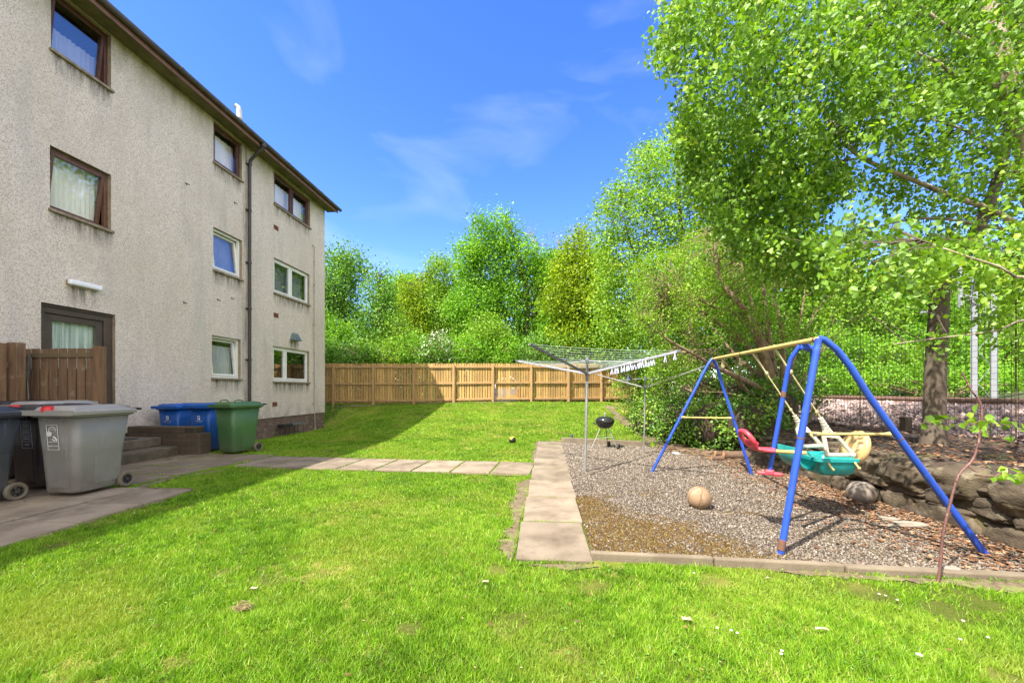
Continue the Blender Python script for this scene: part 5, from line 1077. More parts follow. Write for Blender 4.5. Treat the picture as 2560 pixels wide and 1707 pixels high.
# --- foreground birches on the raised bed
B0 = P(2690, 1105, 5.1); Bt = pl((2690, 1105, 5.1), (2655, 900, 5.1), (2610, 620, 5.05), (2572, 400, 5.0), (2540, 270, 4.95), (2505, 140, 4.9), (2478, 30, 4.9), (2440, -140, 4.9))
limbsB = [(Bt, (.135, .07)), (pl((2606, 600, 5.05), (2491, 530, 5.1), (2380, 490, 5.2), (2300, 457, 5.3), (2155, 395, 5.4), (2100, 335, 5.5), (2027, 230, 5.6), (1990, 188, 5.6), (1943, 140, 5.6), (1890, 80, 5.6), (1850, 10, 5.6)), (.036, .012)),
    (pl((2545, 260, 5.0), (2490, 214, 4.9), (2424, 205, 4.9), (2380, 182, 4.9), (2346, 157, 4.9), (2274, 122, 4.9), (2200, 60, 4.9)), (.032, .010)), (pl((2515, 170, 4.9), (2470, 130, 4.85), (2400, 90, 4.8), (2330, 40, 4.8), (2250, -30, 4.8)), (.034, .012)),
    (pl((2650, 820, 5.1), (2560, 800, 4.4), (2492, 826, 4.2), (2362, 843, 4.1), (2233, 860, 4.2)), (.014, .004)), (pl((2610, 640, 5.0), (2558, 693, 3.6), (2499, 667, 3.5), (2418, 641, 3.5), (2300, 600, 3.7)), (.014, .004)),
    (pl((2600, 590, 5.0), (2440, 560, 5.3), (2330, 545, 5.4), (2220, 560, 5.6), (2100, 590, 5.8), (1980, 600, 6)), (.022, .004)), (pl((2580, 470, 5), (2420, 330, 5.2), (2250, 290, 5.4), (2100, 330, 5.8)), (.020, .004)), (pl((2027, 230, 5.6), (1900, 200, 5.8), (1780, 190, 6), (1690, 150, 6.1)), (.014, .004)),
    (pl((2155, 395, 5.4), (2000, 420, 5.7), (1900, 470, 5.9), (1800, 520, 6)), (.014, .004)), (pl((2100, 335, 5.5), (1950, 330, 5.7), (1820, 340, 6), (1720, 360, 6.1)), (.013, .004))]
cb = np.concatenate([in_poly_px([(1650, 40), (1690, -60), (2650, -120), (2650, 260), (2400, 250), (2250, 330), (2050, 330), (1850, 300), (1720, 180), (1640, 120)], 4.2, 7.2, 760),
    in_poly_px([(1720, 180), (1850, 290), (2050, 330), (2150, 420), (2050, 520), (1900, 640), (1800, 560), (1720, 440), (1690, 300)], 4.8, 7.0, 400), in_poly_px([(2250, 330), (2650, 260), (2650, 520), (2300, 530), (2100, 480)], 4.4, 6.6, 105),
    in_poly_px([(2000, 560), (2100, 540), (2300, 560), (2650, 540), (2650, 680), (2300, 660), (2050, 660)], 3.4, 5.6, 88), in_poly_px([(2050, 660), (2650, 620), (2650, 860), (2300, 850), (2100, 800)], 3.6, 5.6, 24), in_poly_px([(1880, 640), (2060, 560), (2120, 700), (2000, 700), (1900, 680)], 5.0, 6.6, 44)])
tree('birch_tree', B0, 'tall birch with pale trunk leaning in at top right, its leafy limbs overhanging the swing', 'tree', limbsB, M['birchbark'], cb, 44, (.115, .115, .085), .058, M['birchleaf'], hang=.26, droop=.55, twig=(.007, .002), twig_n=1000, wr=.86, trunk_n=14, twigbark=M['darkbark'])
A0 = P(2335, 1106, 5.67); limbsA = [(pl((2335, 1112, 5.67), (2338, 950, 5.67), (2346, 800, 5.67), (2352, 700, 5.67), (2368, 668, 5.68), (2400, 640, 5.7), (2450, 560, 5.8), (2500, 430, 5.9), (2530, 250, 6), (2550, 60, 6)), (.128, .05)), (pl((2356, 690, 5.67), (2300, 640, 5.9), (2230, 600, 6.2), (2150, 590, 6.5)), (.02, .005)), (pl((2347, 790, 5.67), (2280, 730, 6), (2180, 700, 6.3)), (.014, .004))]
ca = np.concatenate([in_poly_px([(2050, 600), (2300, 560), (2560, 600), (2600, 760), (2250, 780), (2060, 720)], 5.9, 7.2, 34), in_poly_px([(2250, 60), (2620, 0), (2620, 320), (2400, 330)], 5.8, 7.2, 90)])
tree('bent_tree', A0, 'dark mottled trunk on the raised bed bending sharply to the right behind the leaves', 'tree', limbsA, M['trunkbark'], ca, 36, (.14, .14, .1), .056, M['birchleaf'], hang=.2, droop=.5, twig=(.007, .002), twig_n=120, wr=.86, trunk_n=14, twigbark=M['darkbark'])
# --- many-stemmed hawthorn behind the swing
H0 = P(1948, 1010, 8.5); H = lambda *q: pl(*q)
limbsH = [(H((1945, 1030, 8.5), (1930, 960, 8.5), (1900, 860, 8.5), (1868, 790, 8.5), (1842, 752, 8.5), (1804, 706, 8.6), (1796, 675, 8.6), (1780, 560, 8.8)), (0.129, 0.016)), (H((1945, 1018, 8.5), (1905, 1000, 8.3), (1868, 977, 8.2), (1841, 940, 8.1), (1809, 905, 8.1), (1780, 870, 8.1)), (0.052, 0.010)),
    (H((1945, 1000, 8.5), (1890, 965, 8.2), (1828, 935, 8), (1782, 915, 7.9), (1747, 892, 7.8), (1683, 857, 7.7), (1648, 832, 7.7), (1600, 800, 7.7)), (0.065, 0.007)), (H((1940, 980, 8.5), (1880, 880, 8.5), (1830, 830, 8.4), (1770, 790, 8.3), (1720, 740, 8.3), (1690, 690, 8.3)), (0.059, 0.008)),
    (H((1935, 900, 8.5), (1840, 785, 8.3), (1790, 770, 8.2), (1740, 745, 8.1), (1700, 722, 8.1), (1640, 700, 8.1)), (0.035, 0.005)), (H((1955, 1000, 8.5), (1957, 880, 8.4), (1950, 800, 8.4), (1942, 770, 8.4), (1938, 730, 8.4), (1950, 640, 8.5)), (0.059, 0.010)), (H((1950, 1000, 8.5), (1925, 860, 8.7), (1910, 740, 8.8), (1900, 620, 9), (1880, 520, 9)), (0.070, 0.010)),
    (H((1965, 1000, 8.5), (1985, 900, 8.6), (2030, 800, 8.7), (2080, 730, 8.8), (2150, 690, 9)), (0.035, 0.004)), (H((1938, 960, 8.5), (1850, 900, 8.9), (1790, 830, 9.2), (1740, 780, 9.4), (1660, 760, 9.5)), (0.047, 0.005)), (H((1950, 980, 8.5), (1990, 860, 9), (2010, 740, 9.2), (2020, 640, 9.4)), (0.041, 0.005)), (H((1940, 930, 8.5), (1880, 760, 9), (1850, 640, 9.2), (1840, 520, 9.4)), (0.047, 0.007)),
    (H((1868, 977, 8.2), (1850, 950, 8), (1845, 900, 7.9), (1830, 850, 7.9)), (0.021, 0.003)), (H((1900, 1010, 8.2), (1830, 985, 7.9), (1790, 980, 7.8), (1730, 978, 7.7)), (0.014, 0.002)), (H((1747, 892, 7.8), (1740, 860, 7.7), (1720, 835, 7.6)), (0.014, 0.002)), (H((1970, 1000, 8.5), (2040, 900, 8.4), (2110, 820, 8.3), (2160, 780, 8.2)), (0.019, 0.002)), (H((1970, 1010, 8.5), (2020, 940, 8.6), (2060, 860, 8.7), (2090, 790, 8.8)), (0.016, 0.002))]
chh = np.concatenate([in_poly_px([(1570, 800), (1590, 660), (1700, 600), (1850, 560), (2000, 600), (2030, 700), (1900, 730), (1780, 760), (1700, 830), (1640, 860)], 9.0, 11.0, 440), in_poly_px([(1570, 800), (1590, 660), (1700, 600), (1850, 560), (2000, 600), (2030, 700), (1900, 730), (1780, 760), (1700, 830), (1640, 860)], 7.3, 8.6, 95), in_poly_px([(1700, 830), (1800, 760), (1950, 740), (2050, 760), (2020, 850), (1860, 860), (1760, 870)], 7.2, 9.5, 62), in_poly_px([(1600, 860), (1700, 860), (1760, 960), (1650, 960)], 7.8, 9.4, 50)])
tree('hawthorn_tree', H0, 'many-stemmed hawthorn fanning out brown limbs right behind the swing frame', 'tree', limbsH, M['bark'], chh, 60, (.13, .13, .08), .042, M['hawleaf'], droop=.1, flat=.5, twig=(.010, .003), twig_n=650, trunk_n=12, wr=.8, side=7)
# --- tall leafy tree behind it
cT = in_poly_px([(1490, 820), (1490, 560), (1500, 500), (1560, 450), (1610, 370), (1700, 330), (1800, 380), (1900, 420), (1950, 560), (1900, 700), (1800, 800), (1600, 860)], 11.5, 14.5, 860)
tree('leafy_tree', P(1720, 1000, 13), 'tall fresh green tree rising behind the hawthorn and left of the birch crown', 'tree', [(pl((1730, 1010, 13), (1720, 860, 13), (1715, 700, 13), (1700, 540, 13), (1690, 400, 13)), (.16, .03)), (pl((1720, 860, 13), (1640, 740, 12.6), (1580, 620, 12.4), (1550, 500, 12.4)), (.07, .015)), (pl((1716, 760, 13), (1800, 640, 13), (1840, 520, 13)), (.06, .015)), (pl((1716, 700, 13), (1640, 560, 13.3), (1620, 430, 13.4)), (.05, .012))],
    M['darkbark'], cT, 56, (.21, .21, .15), .076, M['hawleaf'], droop=.2, flat=.3, twig=(.014, .005), twig_n=380, wr=.8)
# --- row of trees beyond the fence
def clumps(lst, d, dr=None): return [(tuple(P(u, v, d + (x[0] if x else 0))), (ru / FPX * d, (dr or max(ru, rv) / FPX * d), rv / FPX * d)) for (u, v, ru, rv, *x) in lst]
def back_tree(name, label, lst, d, lm, trunk, leaf=.125, dens=42, n_per=42, spread=.30, bark=None, r0=.16, branches=(), droop=.2, hang=0, twig_n=200, group='trees beyond the fence'):
    cl = clumps(lst, d); c = in_ell(cl, dens); tr = pl(*[(u, v, d) for u, v in trunk]); bl = [(tr, (r0, r0 * .3))] + [(pl(*[(u, v, d) for u, v in q]), (r0 * .5, r0 * .12)) for q in branches]
    for k in cl: j = min(len(tr) - 2, 1 + random.randrange(max(1, len(tr) - 2))); bl.append(([tr[j], (tr[j] + Vector(k[0])) / 2 + Vector((0, 0, .3)), Vector(k[0])], (r0 * .35, r0 * .12)))
    return tree(name, tr[0], label, 'tree', bl, bark or M['darkbark'], c, n_per, spread, leaf, lm, hang=hang, droop=droop, twig=(.02, .008), twig_n=twig_n, group=group, wr=.8, trunk_n=8)
back_tree('weeping_birch', 'dark green birch with hanging foliage right beside the building corner', [(835, 700, 60, 75), (870, 655, 55, 50), (840, 800, 75, 80), (800, 870, 80, 60), (760, 740, 60, 90)], 24, M['darkleaf'], [(850, 990), (852, 860), (858, 740), (866, 640)], hang=.9, droop=.6, leaf=.12, n_per=30)
back_tree('weeping_birch', 'shorter dark birch next to the corner birch, with a rounded drooping top', [(945, 700, 38, 45), (955, 770, 50, 60), (930, 850, 70, 60), (985, 860, 45, 50)], 23, M['darkleaf'], [(945, 990), (946, 860), (950, 690)], hang=.9, droop=.6, leaf=.12, n_per=30)
back_tree('young_tree', 'thin yellowish green tree between the birches and the tall sycamore', [(1040, 715, 38, 42), (1035, 790, 50, 50), (1050, 850, 60, 50)], 28, M['limeleaf'], [(1045, 985), (1043, 860), (1040, 700)], dens=26, leaf=.13, r0=.1)
back_tree('sycamore_tree', 'mid green tree at the left shoulder of the tallest tree', [(1110, 700, 50, 60), (1090, 770, 60, 60), (1130, 800, 70, 60), (1090, 860, 60, 45)], 28.5, M['hawleaf'], [(1105, 985), (1108, 860), (1112, 670)], dens=32)
back_tree('sycamore_tree', 'tallest bright green tree beyond the middle of the fence, dark trunk showing', [(1205, 600, 26, 62), (1255, 585, 30, 60), (1170, 650, 40, 50), (1215, 680, 60, 60), (1300, 650, 55, 55), (1190, 770, 75, 60), (1270, 760, 60, 60), (1370, 690, 45, 55), (1390, 790, 50, 50), (1210, 855, 85, 45), (1300, 880, 70, 30)], 25, M['sycleaf'], [(1308, 985), (1310, 880), (1316, 800), (1318, 730), (1300, 640), (1270, 560)],
    branches=[((1314, 800), (1370, 760), (1410, 700)), ((1312, 870), (1360, 830), (1400, 815)), ((1317, 730), (1350, 680), (1380, 620))], dens=40, r0=.24, leaf=.125)
back_tree('woodland_tree', 'pale green tree behind the gap between the corner birches and the tall sycamore', [(1010, 760, 60, 70), (1070, 800, 70, 70), (980, 840, 60, 60)], 33, M['sycleaf'], [(1020, 985), (1020, 860), (1015, 720)], dens=26, leaf=.17)
back_tree('woodland_tree', 'pale green tree in the gap between the tallest tree and the maple', [(1390, 720, 50, 80), (1400, 800, 60, 80), (1350, 850, 60, 60)], 30, M['hawleaf'], [(1390, 985), (1390, 860), (1388, 700)], dens=26, leaf=.16)
back_tree('bare_tree', 'pinkish brown budding tree just behind the tallest tree', [(1330, 590, 40, 40), (1395, 610, 40, 35), (1350, 690, 60, 60), (1300, 760, 60, 60), (1070, 760, 40, 60), (1180, 800, 60, 60)], 31, M['budtwig'], [(1345, 985), (1345, 800), (1340, 600)], dens=9, n_per=14, leaf=.075, twig_n=420, bark=M['bark'])
back_tree('maple_tree', 'bright lime green maple beyond the right part of the fence', [(1445, 610, 30, 45), (1430, 670, 50, 45), (1490, 690, 50, 60), (1405, 750, 45, 50), (1470, 780, 70, 60), (1430, 850, 60, 45), (1520, 850, 60, 60)], 21, M['limeleaf'], [(1470, 985), (1466, 850), (1455, 720), (1446, 590)], dens=60, leaf=.13)
# shrubs
def shrub(name, label, cl, lm, leaf, dens, n_per, spread, cat='shrub', group=None, stem=True, droop=.1, flat=.2, extra=None, bark=None):
    c = in_ell(cl, dens); b0 = np.mean([np.array(k[0]) for k in cl], 0); zb = min(k[0][2] - k[1][2] for k in cl); base = (b0[0], b0[1], zb)
    lim = [([Vector(base) + Vector((0, 0, -.2)), (Vector(base) + Vector(k[0])) / 2 + Vector((.1, 0, .05)), Vector(k[0])], (.05, .015)) for k in cl] if stem else None
    return tree(name, base, label, cat, lim, bark or M['bark'], c, n_per, spread, leaf, lm, droop=droop, flat=flat, twig=(.012, .004), twig_n=120 if stem else 0, group=group, wr=.8, extra=extra)
def fl_(r):
    c = in_ell(clumps([(1098, 862, 36, 30), (1088, 888, 40, 18), (1112, 845, 24, 22), (1130, 880, 22, 20)], 20.3), 15, .8); C, q = sub(c, 26, .17); V, F, R = leaf_mesh(C, .085, 0, .3, 1, q); bulk('blossom', V, F, M['blossom'], R, r)
shrub('hawthorn_bush', 'hawthorn bush covered in white blossom behind the fence', clumps([(1098, 870, 42, 36), (1085, 895, 48, 22)], 20.5), M['darkleaf'], .10, 70, 26, .2, 'bush', extra=fl_)
for (u, v, ru, rv, d, m_, lab) in ((800, 890, 60, 45, 20.5, 'darkleaf', 'dark shrub just over the fence by the building corner'), (885, 885, 50, 45, 20.2, 'darkleaf', 'deep green shrub showing above the fence under the left birch'), (965, 890, 50, 40, 20.5, 'hawleaf', 'light green shrub above the fence left of the white blossom'), (1035, 880, 45, 42, 21, 'sycleaf', 'leafy shrub against the left side of the white blossom'),
        (1175, 878, 50, 42, 20.4, 'sycleaf', 'bright shrub above the fence right of the white blossom'), (1255, 885, 50, 38, 20.6, 'sycleaf', 'bright shrub above the fence below the tallest tree trunk'), (1345, 880, 50, 45, 20.4, 'darkleaf', 'shaded shrub above the fence behind the dryer left arm'), (1425, 870, 50, 48, 20.4, 'hawleaf', 'green shrub above the fence behind the dryer lines'), (1510, 875, 55, 55, 20.2, 'hawleaf', 'green shrub behind the fence end below the maple')):
    shrub('fence_shrub', lab, clumps([(u, v, ru, rv), (u + random.uniform(-25, 25), v + 12, ru * .8, rv * .8)], d), M[m_], .10, 70, 26, .20, group='shrubs behind the fence')
for (u, v, ru, rv, d, m_, lab) in ((835, 840, 50, 60, 22, 'sycleaf', 'tall green shrub rising above the fence in front of the corner birch'), (1000, 850, 42, 62, 22.5, 'hawleaf', 'tall shrub above the fence below the young yellowish tree'), (1215, 835, 55, 60, 21.5, 'hawleaf', 'tall leafy shrub in front of the tallest tree, left of its trunk'), (1385, 850, 45, 60, 22, 'sycleaf', 'tall shrub above the fence in the gap left of the maple'), (1480, 845, 50, 60, 21, 'sycleaf', 'tall shrub above the fence below the lime green maple')):
    shrub('fence_shrub', lab, clumps([(u, v, ru * .8, rv), (u - 22, v + 22, ru * .7, rv * .7), (u + 26, v + 14, ru * .6, rv * .8)], d), M[m_], .11, 60, 26, .24, group='shrubs behind the fence')
# hedge and ivy bank on the right of the lawn
for (lst, d, m_, lab) in (([(1585, 950, 55, 70), (1600, 1020, 40, 45), (1640, 900, 60, 60)], 13.5, 'hawleaf', 'broad green shrub at the end of the timber fence'), ([(1660, 960, 60, 70), (1640, 1020, 50, 45), (1720, 910, 60, 50)], 11, 'hawleaf', 'shrub behind the small dryer, between the fence end and the ivy')):
    shrub('bank_shrub', lab, clumps(lst, d), M[m_], .06, 150, 30, .15, group='shrubs on the right bank')
def ivy():
    cl = [(tuple(P(u, v, d)), (ru / FPX * d, rdp, rv / FPX * d)) for (u, v, ru, rv, d, rdp) in ((1880, 1070, 75, 75, 7.9, .6), (1800, 1065, 80, 75, 8.6, .6), (1715, 1060, 80, 70, 9.7, .7), (1640, 1055, 60, 55, 11.2, .7), (1925, 1020, 70, 60, 8.3, .6), (1850, 1000, 70, 60, 9, .7), (1760, 990, 70, 60, 9.9, .7))]
    c = in_ell(cl, 420, .86); C, q = sub(c, 34, .09); V, F, R = leaf_mesh(C, .052, .1, .25, .9, q); o = root('ivy_bank', P(1800, 1140, 8.4), 'dense ivy mound spilling down the bank behind the swing', 'ivy'); bulk('foliage', V, F, M['ivyleaf'], R, o)
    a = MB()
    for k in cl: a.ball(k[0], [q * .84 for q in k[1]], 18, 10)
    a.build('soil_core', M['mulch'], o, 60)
ivy()
for (lst, d, lab) in (([(2010, 985, 45, 45), (1975, 950, 45, 50), (2045, 1010, 30, 28)], 8.7, 'low green shrub at the right foot of the hawthorn stems'), ([(1930, 925, 55, 45), (1880, 940, 50, 45)], 9.4, 'ivy covered shrub low among the hawthorn stems')):
    shrub('bank_shrub', lab, clumps(lst, d), M['ivyleaf'], .05, 330, 26, .10, group='shrubs on the right bank')
shrub('lineside_bush', 'long low bush along the far side of the rails', clumps([(u, 950, 60, 36) for u in range(2060, 2640, 70)], 15.2), M['sycleaf'], .09, 70, 26, .18, group='bushes beyond the railway')
# bushes and trees beyond the railway
for i, (u, v, ru, rv, d, m_, lab) in enumerate(((2090, 900, 75, 80, 17, 'sycleaf', 'bright bush beyond the rails behind the swing apex'), (2200, 920, 75, 60, 16.5, 'hawleaf', 'rounded bush beyond the rails right of the swing apex'), (2300, 900, 75, 80, 17, 'sycleaf', 'bush beyond the rails seen left of the dark trunk'), (2400, 910, 70, 70, 16.8, 'sycleaf', 'bush beyond the rails just left of the steel mast'), (2500, 900, 75, 85, 17, 'hawleaf', 'bush beyond the rails just right of the steel mast'), (2600, 890, 75, 90, 17, 'sycleaf', 'bush beyond the rails cut by the right edge'))):
    shrub('lineside_bush', lab, clumps([(u, v, ru, rv), (u - 40, v + 30, ru * .7, rv * .6), (u + 40, v - 25, ru * .6, rv * .6)], d), M[m_], .10, 60, 28, .2, group='bushes beyond the railway')
for (lst, d, m_, lab) in (([(1660, 760, 70, 90), (1640, 860, 60, 60), (1720, 880, 60, 50)], 17.5, 'darkleaf', 'dark tree filling the gap behind the hawthorn, at its left'), ([(1820, 740, 90, 90), (1800, 860, 90, 70), (1900, 850, 80, 70)], 18, 'darkleaf', 'dark tree directly behind the hawthorn stems'), ([(1960, 720, 80, 90), (1980, 840, 80, 80)], 19, 'hawleaf', 'green tree behind the right side of the hawthorn'), ([(2060, 760, 80, 80), (2140, 800, 80, 70), (2020, 850, 70, 60)], 21, 'hawleaf', 'green tree on the far bank behind the hawthorn'), ([(2230, 740, 90, 80), (2200, 830, 90, 60), (2300, 800, 70, 60)], 22, 'sycleaf', 'tree on the far bank above the bushes, left of the mast'), ([(2330, 640, 60, 45), (2380, 740, 90, 70), (2340, 820, 80, 60)], 24, 'limeleaf', 'pale tree on the far bank behind the mast top'), ([(2520, 720, 90, 80), (2480, 810, 90, 70), (2600, 800, 80, 80)], 22, 'hawleaf', 'tree on the far bank right of the mast')):
    u = lst[0][0]; back_tree('lineside_tree', lab, lst, d, M[m_], [(u, 985), (u + 4, 880), (u, lst[0][1] - 30)], dens=40, leaf=.13, group='trees on the far railway bank', twig_n=120)
c = in_poly_px([(560, 900), (1640, 900), (1640, 1015), (560, 1015)], 20.6, 22.5, 2300); C, q = sub(c, 22, .22); V, F, R = leaf_mesh(C, .15, 0, .2, .8, q); tag(bulk('undergrowth', V, F, M['darkleaf'], R), 'dense undergrowth on the ground behind the timber fence', None, kind='stuff')
# distant woodland filling the horizon
c = in_poly_px([(740, 930), (760, 760), (1000, 790), (1200, 700), (1500, 680), (1800, 640), (2200, 640), (2700, 620), (2700, 960), (1500, 960)], 40, 48, 1100); C, q = sub(c, 14, 1.0); V, F, R = leaf_mesh(C, .42, 0, .1, .8, q); tag(bulk('distant_woodland', V, F, M['darkleaf'], R), 'distant woodland closing the view beyond the trees', None, kind='stuff')
# ---------------------------------------------------------------- railway, mast, wire fence
rl = root('railway_track', (10.3, 8, .96), 'pair of rusty rails on pinkish ballast beyond the wire fence', 'railway track')
for x in (9.6, 11.04):
    a = MB()
    for (w, z0, z1) in ((.14, .985, 1.0), (.02, 1.0, 1.10), (.068, 1.10, 1.145)): a.bx((x - w / 2, -2, z0), (x + w / 2, 60, z1))
    a.build('rail', M['rail'], rl)
sl = MB(); sl.bx((9.05, -.13, .93), (11.6, .13, .985)); proto = sl.build('sleeper', M['kerb'], rl); proto.location = Vector((0, 0, 0)) + Vector((0, -8 + 8, 0))
for k in range(46):
    o = proto.copy(); COL.objects.link(o); o.parent = rl; o.location = (0, 2 + k * .68, 0)
mp_ = P(2460, 985, 12.3); ma = root('line_mast', mp_, 'pale steel railway mast of two braced columns with a horizontal arm', 'mast')
zt_ = CAMH + (V0 - 690) / FPX * 12.3
for s in (-1, 1):
    x = mp_.x + s * .20 * math.cos(R_(-38)); y = mp_.y + s * .20 * math.sin(R_(-38)); a = MB(); a.box((x, y, (zt_ + .5) / 2), (.155, .02, zt_ - .5), rz=R_(-38))
    for t in (-1, 1): a.box((x, y + t * .085, (zt_ + .5) / 2), (.17, .02, zt_ - .5), rz=YAW) if False else a.box((x + t * .075, y, (zt_ + .5) / 2), (.016, .085, zt_ - .5), rz=R_(-38))
    a.build('column', M['mast'], ma)
for k in range(8):
    z = 1.1 + k * .5; a = MB(); s = 1 if k % 2 else -1; a.bar((mp_.x - .17 * s, mp_.y - .02, z), (mp_.x + .17 * s, mp_.y - .02, z + .42), .018, .012, (0, 1, 0)); a.build('brace', M['mast'], ma)
a = MB(); a.bar(P(2236, 688, 12.3), P(2640, 694, 12.3), .12, .12); a.bar(P(2236, 696, 12.35), P(2440, 745, 12.35), .05, .05); a.bar(P(2480, 745, 12.35), P(2640, 704, 12.35), .05, .05); a.build('cross_arm', M['mast'], ma)
a = MB(); a.tube([P(2399, 668, 12.2), P(2401, 770, 12.2)], .055, 8); a.tube([P(2401, 742, 12.2), P(2450, 765, 12.2)], .035, 8); a.tube([P(2300, 782, 12.2), P(2345, 776, 12.2)], .03, 8); a.build('insulator', M['mast'], ma)
wf = root('wire_fence', (6.45, 7, .6), 'dark wire mesh fence between the raised bed and the railway', 'fence')
a = MB()
for y in np.arange(2.2, 14.0, .085): a.bar((6.45, y, .6), (6.45, y, 2.75), .0036, .0036)
for z in np.arange(.65, 2.76, .085): a.bar((6.452, 2.2, z), (6.452, 14, z), .0036, .0036)
a.build('wire_mesh', M['wire'], wf)
for y in (3.3, 6.0, 8.7, 11.4, 13.9): a = MB(); a.tube([(6.48, y, .4), (6.48, y, 2.76)], .009, 6); a.build('post', M['greywood'], wf)
a = MB(); a.bx((6.2, 7.35, .5), (6.32, 7.47, .88)); tag(recenter(a.build('post_stump', M['darkbark'], bevel=.01)), 'short dark post stump at the edge of the ballast', 'stump')
# ---------------------------------------------------------------- thorny sapling, root hook, daisies, grass clump
sp0 = P(2335, 1508, 2.78); sa = root('thorny_sapling', sp0, 'thin reddish thorny sapling growing from the lawn edge at right', 'sapling')
st_ = smooth_path(pl((2335, 1512, 2.78), (2350, 1420, 2.78), (2357, 1340, 2.78), (2373, 1268, 2.78), (2396, 1190, 2.79), (2432, 1148, 2.8), (2447, 1100, 2.8), (2455, 1040, 2.8), (2450, 1005, 2.81), (2428, 975, 2.82), (2405, 930, 2.84)), 5)
a = MB(); k = len(st_); a.tube(st_, [.0095 * (1 - .5 * i / k) * random.uniform(.9, 1.12) for i in range(k)], 8)
for i in range(2, k - 3):
    an = random.random() * 6.28; p = st_[i]; d = Vector((math.cos(an), math.sin(an), .45)); a.tube([p, p + d * .011, p + d * .026], [.0045, .003, .0006], 5)
a.build('stem', M['redbark'], sa, 60)
for pts in ([(2447, 1100), (2475, 1112), (2500, 1124), (2522, 1131)], [(2449, 1098), (2490, 1102), (2520, 1099)], [(2436, 1186), (2480, 1192), (2505, 1178), (2530, 1168)], [(2420, 1165), (2445, 1180), (2470, 1160), (2468, 1155)], [(2440, 1188), (2475, 1190), (2500, 1190), (2520, 1195)], [(2454, 1040), (2480, 1058), (2530, 1062)], [(2454, 1050), (2420, 1062), (2360, 1064)]):
    a = MB(); pp = smooth_path([P(u, v, 2.8 - .02 * i) for i, (u, v) in enumerate(pts)]); a.tube(pp, [.0045 - .003 * i / len(pp) for i in range(len(pp))], 6); a.build('twig', M['redbark'], sa, 60)
lc_ = np.array([tuple(P(u, v, 2.78 + random.uniform(-.1, .1))) for u, v in ((2360, 1062), (2385, 1066), (2415, 1055), (2440, 1070), (2465, 1060), (2490, 1052), (2510, 1070), (2535, 1058), (2555, 1075), (2545, 1090), (2525, 1185), (2512, 1192), (2530, 1195), (2495, 1178), (2475, 1040), (2350, 1050))])
C, q = sub(lc_, 4, (.035, .05, .022)); V, F, R = leaf_mesh(C, .058, .3, .3, .9, q); bulk('leaves', V, F, M['birchleaf'], R, sa)
a = MB(); a.tube(smooth_path(pl((2329, 1503, 2.76), (2322, 1478, 2.76), (2316, 1471, 2.76), (2311, 1480, 2.76), (2314, 1494, 2.76))), .006, 7); tag(recenter(a.build('root_loop', M['stick'], smooth=60)), 'small looped dry root beside the sapling base', 'root')
DZ = [(2298, 1660, 'big open daisy near the bottom right corner'), (2401, 1620, 'single daisy right of the big open daisy'), (1843, 1604, 'most open daisy of the loose group in the lower lawn'), (1793, 1590, 'left daisy bud of the loose group in the lower lawn'), (1828, 1597, 'small daisy bud between two others in the lower lawn'), (1953, 1658, 'lone daisy low on the lawn near the lower middle right'), (2198, 1503, 'left daisy of the three below the sapling'), (2214, 1507, 'middle daisy of the three below the sapling'), (2243, 1518, 'right daisy of the three below the sapling'), (1919, 1460, 'lone daisy below the kerb near the rusted swing foot'), (2408, 1572, 'lone daisy between sapling and bottom right daisies'), (336, 1293, 'daisy at the worn edge of the bin paving'), (1955, 1650, 'daisy bud just above the lone low daisy'), (1735, 1448, 'tiny daisy just below the near kerb'), (2470, 1615, 'tiny daisy near the right edge of the lawn')]
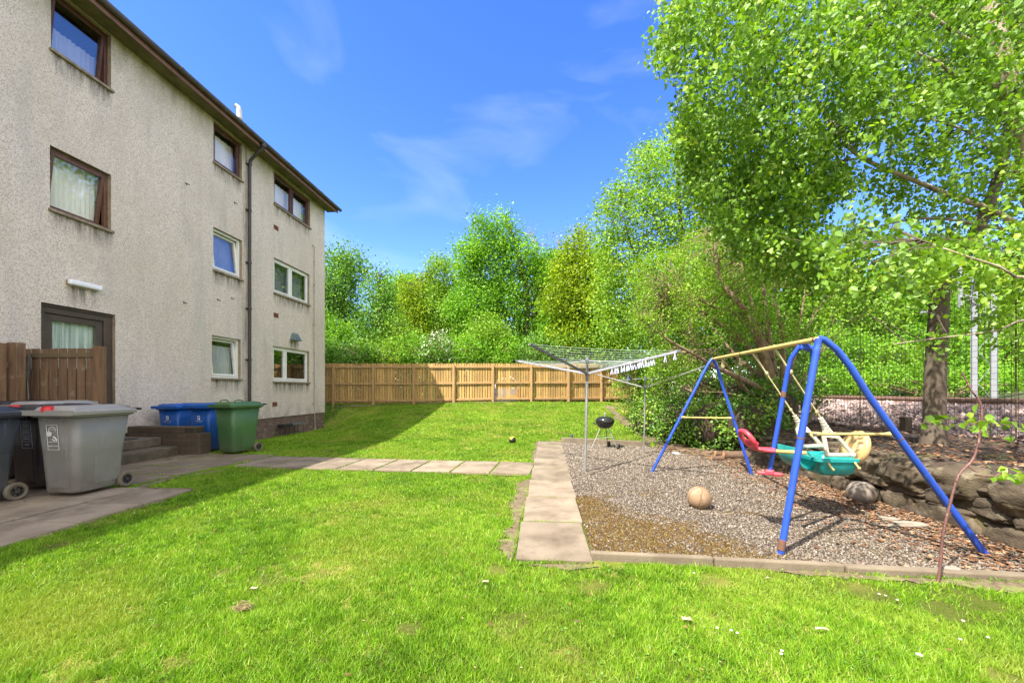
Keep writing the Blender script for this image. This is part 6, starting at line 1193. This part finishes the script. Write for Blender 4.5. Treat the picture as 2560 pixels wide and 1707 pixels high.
for u, v, lab in DZ:
    p = Gd(u, v); big = .85 if u == 2298 else .5; r = root('daisy', p, lab, 'daisy', 'daisies in the lawn'); a = MB()
    for k in range(11):
        an = k * .571; c, s = math.cos(an), math.sin(an); z = .045; a.add([(p.x + .003 * c, p.y + .003 * s, p.z + z), (p.x + (.012 * c - .004 * s) * big, p.y + (.012 * s + .004 * c) * big, p.z + z + .005), (p.x + .016 * c * big, p.y + .017 * s * big, p.z + z + .004), (p.x + (.012 * c + .004 * s) * big, p.y + (.012 * s - .004 * c) * big, p.z + z + .005)], [(0, 1, 2, 3)])
    a.build('petals', M['daisywhite'], r); a = MB(); a.ball(p + Vector((0, 0, .047)), (.0038, .0038, .003), 8, 6); a.build('centre', M['daisyyellow'], r); a = MB(); a.tube([p, p + Vector((0, 0, .046))], .0012, 4); a.build('stalk', M['moss'], r)
p = Gd(608, 1530); a = MB()
for i in range(150):
    an = random.random() * 6.28; q = p + Vector((random.gauss(0, .022), random.gauss(0, .012), .022 + abs(random.gauss(0, .014)))); d = Vector((math.cos(an), math.sin(an), random.uniform(-.3, .5))) * random.uniform(.015, .035); a.tube([q - d, q + Vector((0, 0, .006)), q + d], .0012, 3, cap=False)
tag(recenter(a.build('hay_clump', M['straw'])), 'small clump of dry cut grass left on the lawn', 'clump')
for (u, v, sz, lab) in ((635, 1482, .022, 'pale curled dead leaf above the dry grass clump'), (1214, 1465, .022, 'pale dry leaf on the lawn below the end of the path'), (1717, 1561, .028, 'square pinkish dry leaf right of the lawn middle'), (2055, 1588, .038, 'long folded dry leaf among the lower daisies'), (1443, 1567, .016, 'small dark curled leaf on the lower lawn')):
    p = Gd(u, v) + Vector((0, 0, .034)); a = MB(); n = 6; s2 = 1 if v != 1588 else .35
    a.add([(p.x + sz * x, p.y + sz * y * s2, p.z + sz * z) for x, y, z in ((-1, -.5, .1), (0, -.7, .25), (1, -.4, 0), (.8, .6, .2), (-.1, .7, -.1), (-.9, .5, .25), (0, 0, .35))], [(0, 1, 6), (1, 2, 6), (2, 3, 6), (3, 4, 6), (4, 5, 6), (5, 0, 6)])
    tag(recenter(a.build('dry_leaf', mat('dry_leaf_%d' % u, (.42, .30, .21) if u != 1443 else (.12, .07, .05), None, .8, 40))), lab, 'leaf', 'fallen leaves on the lawn')
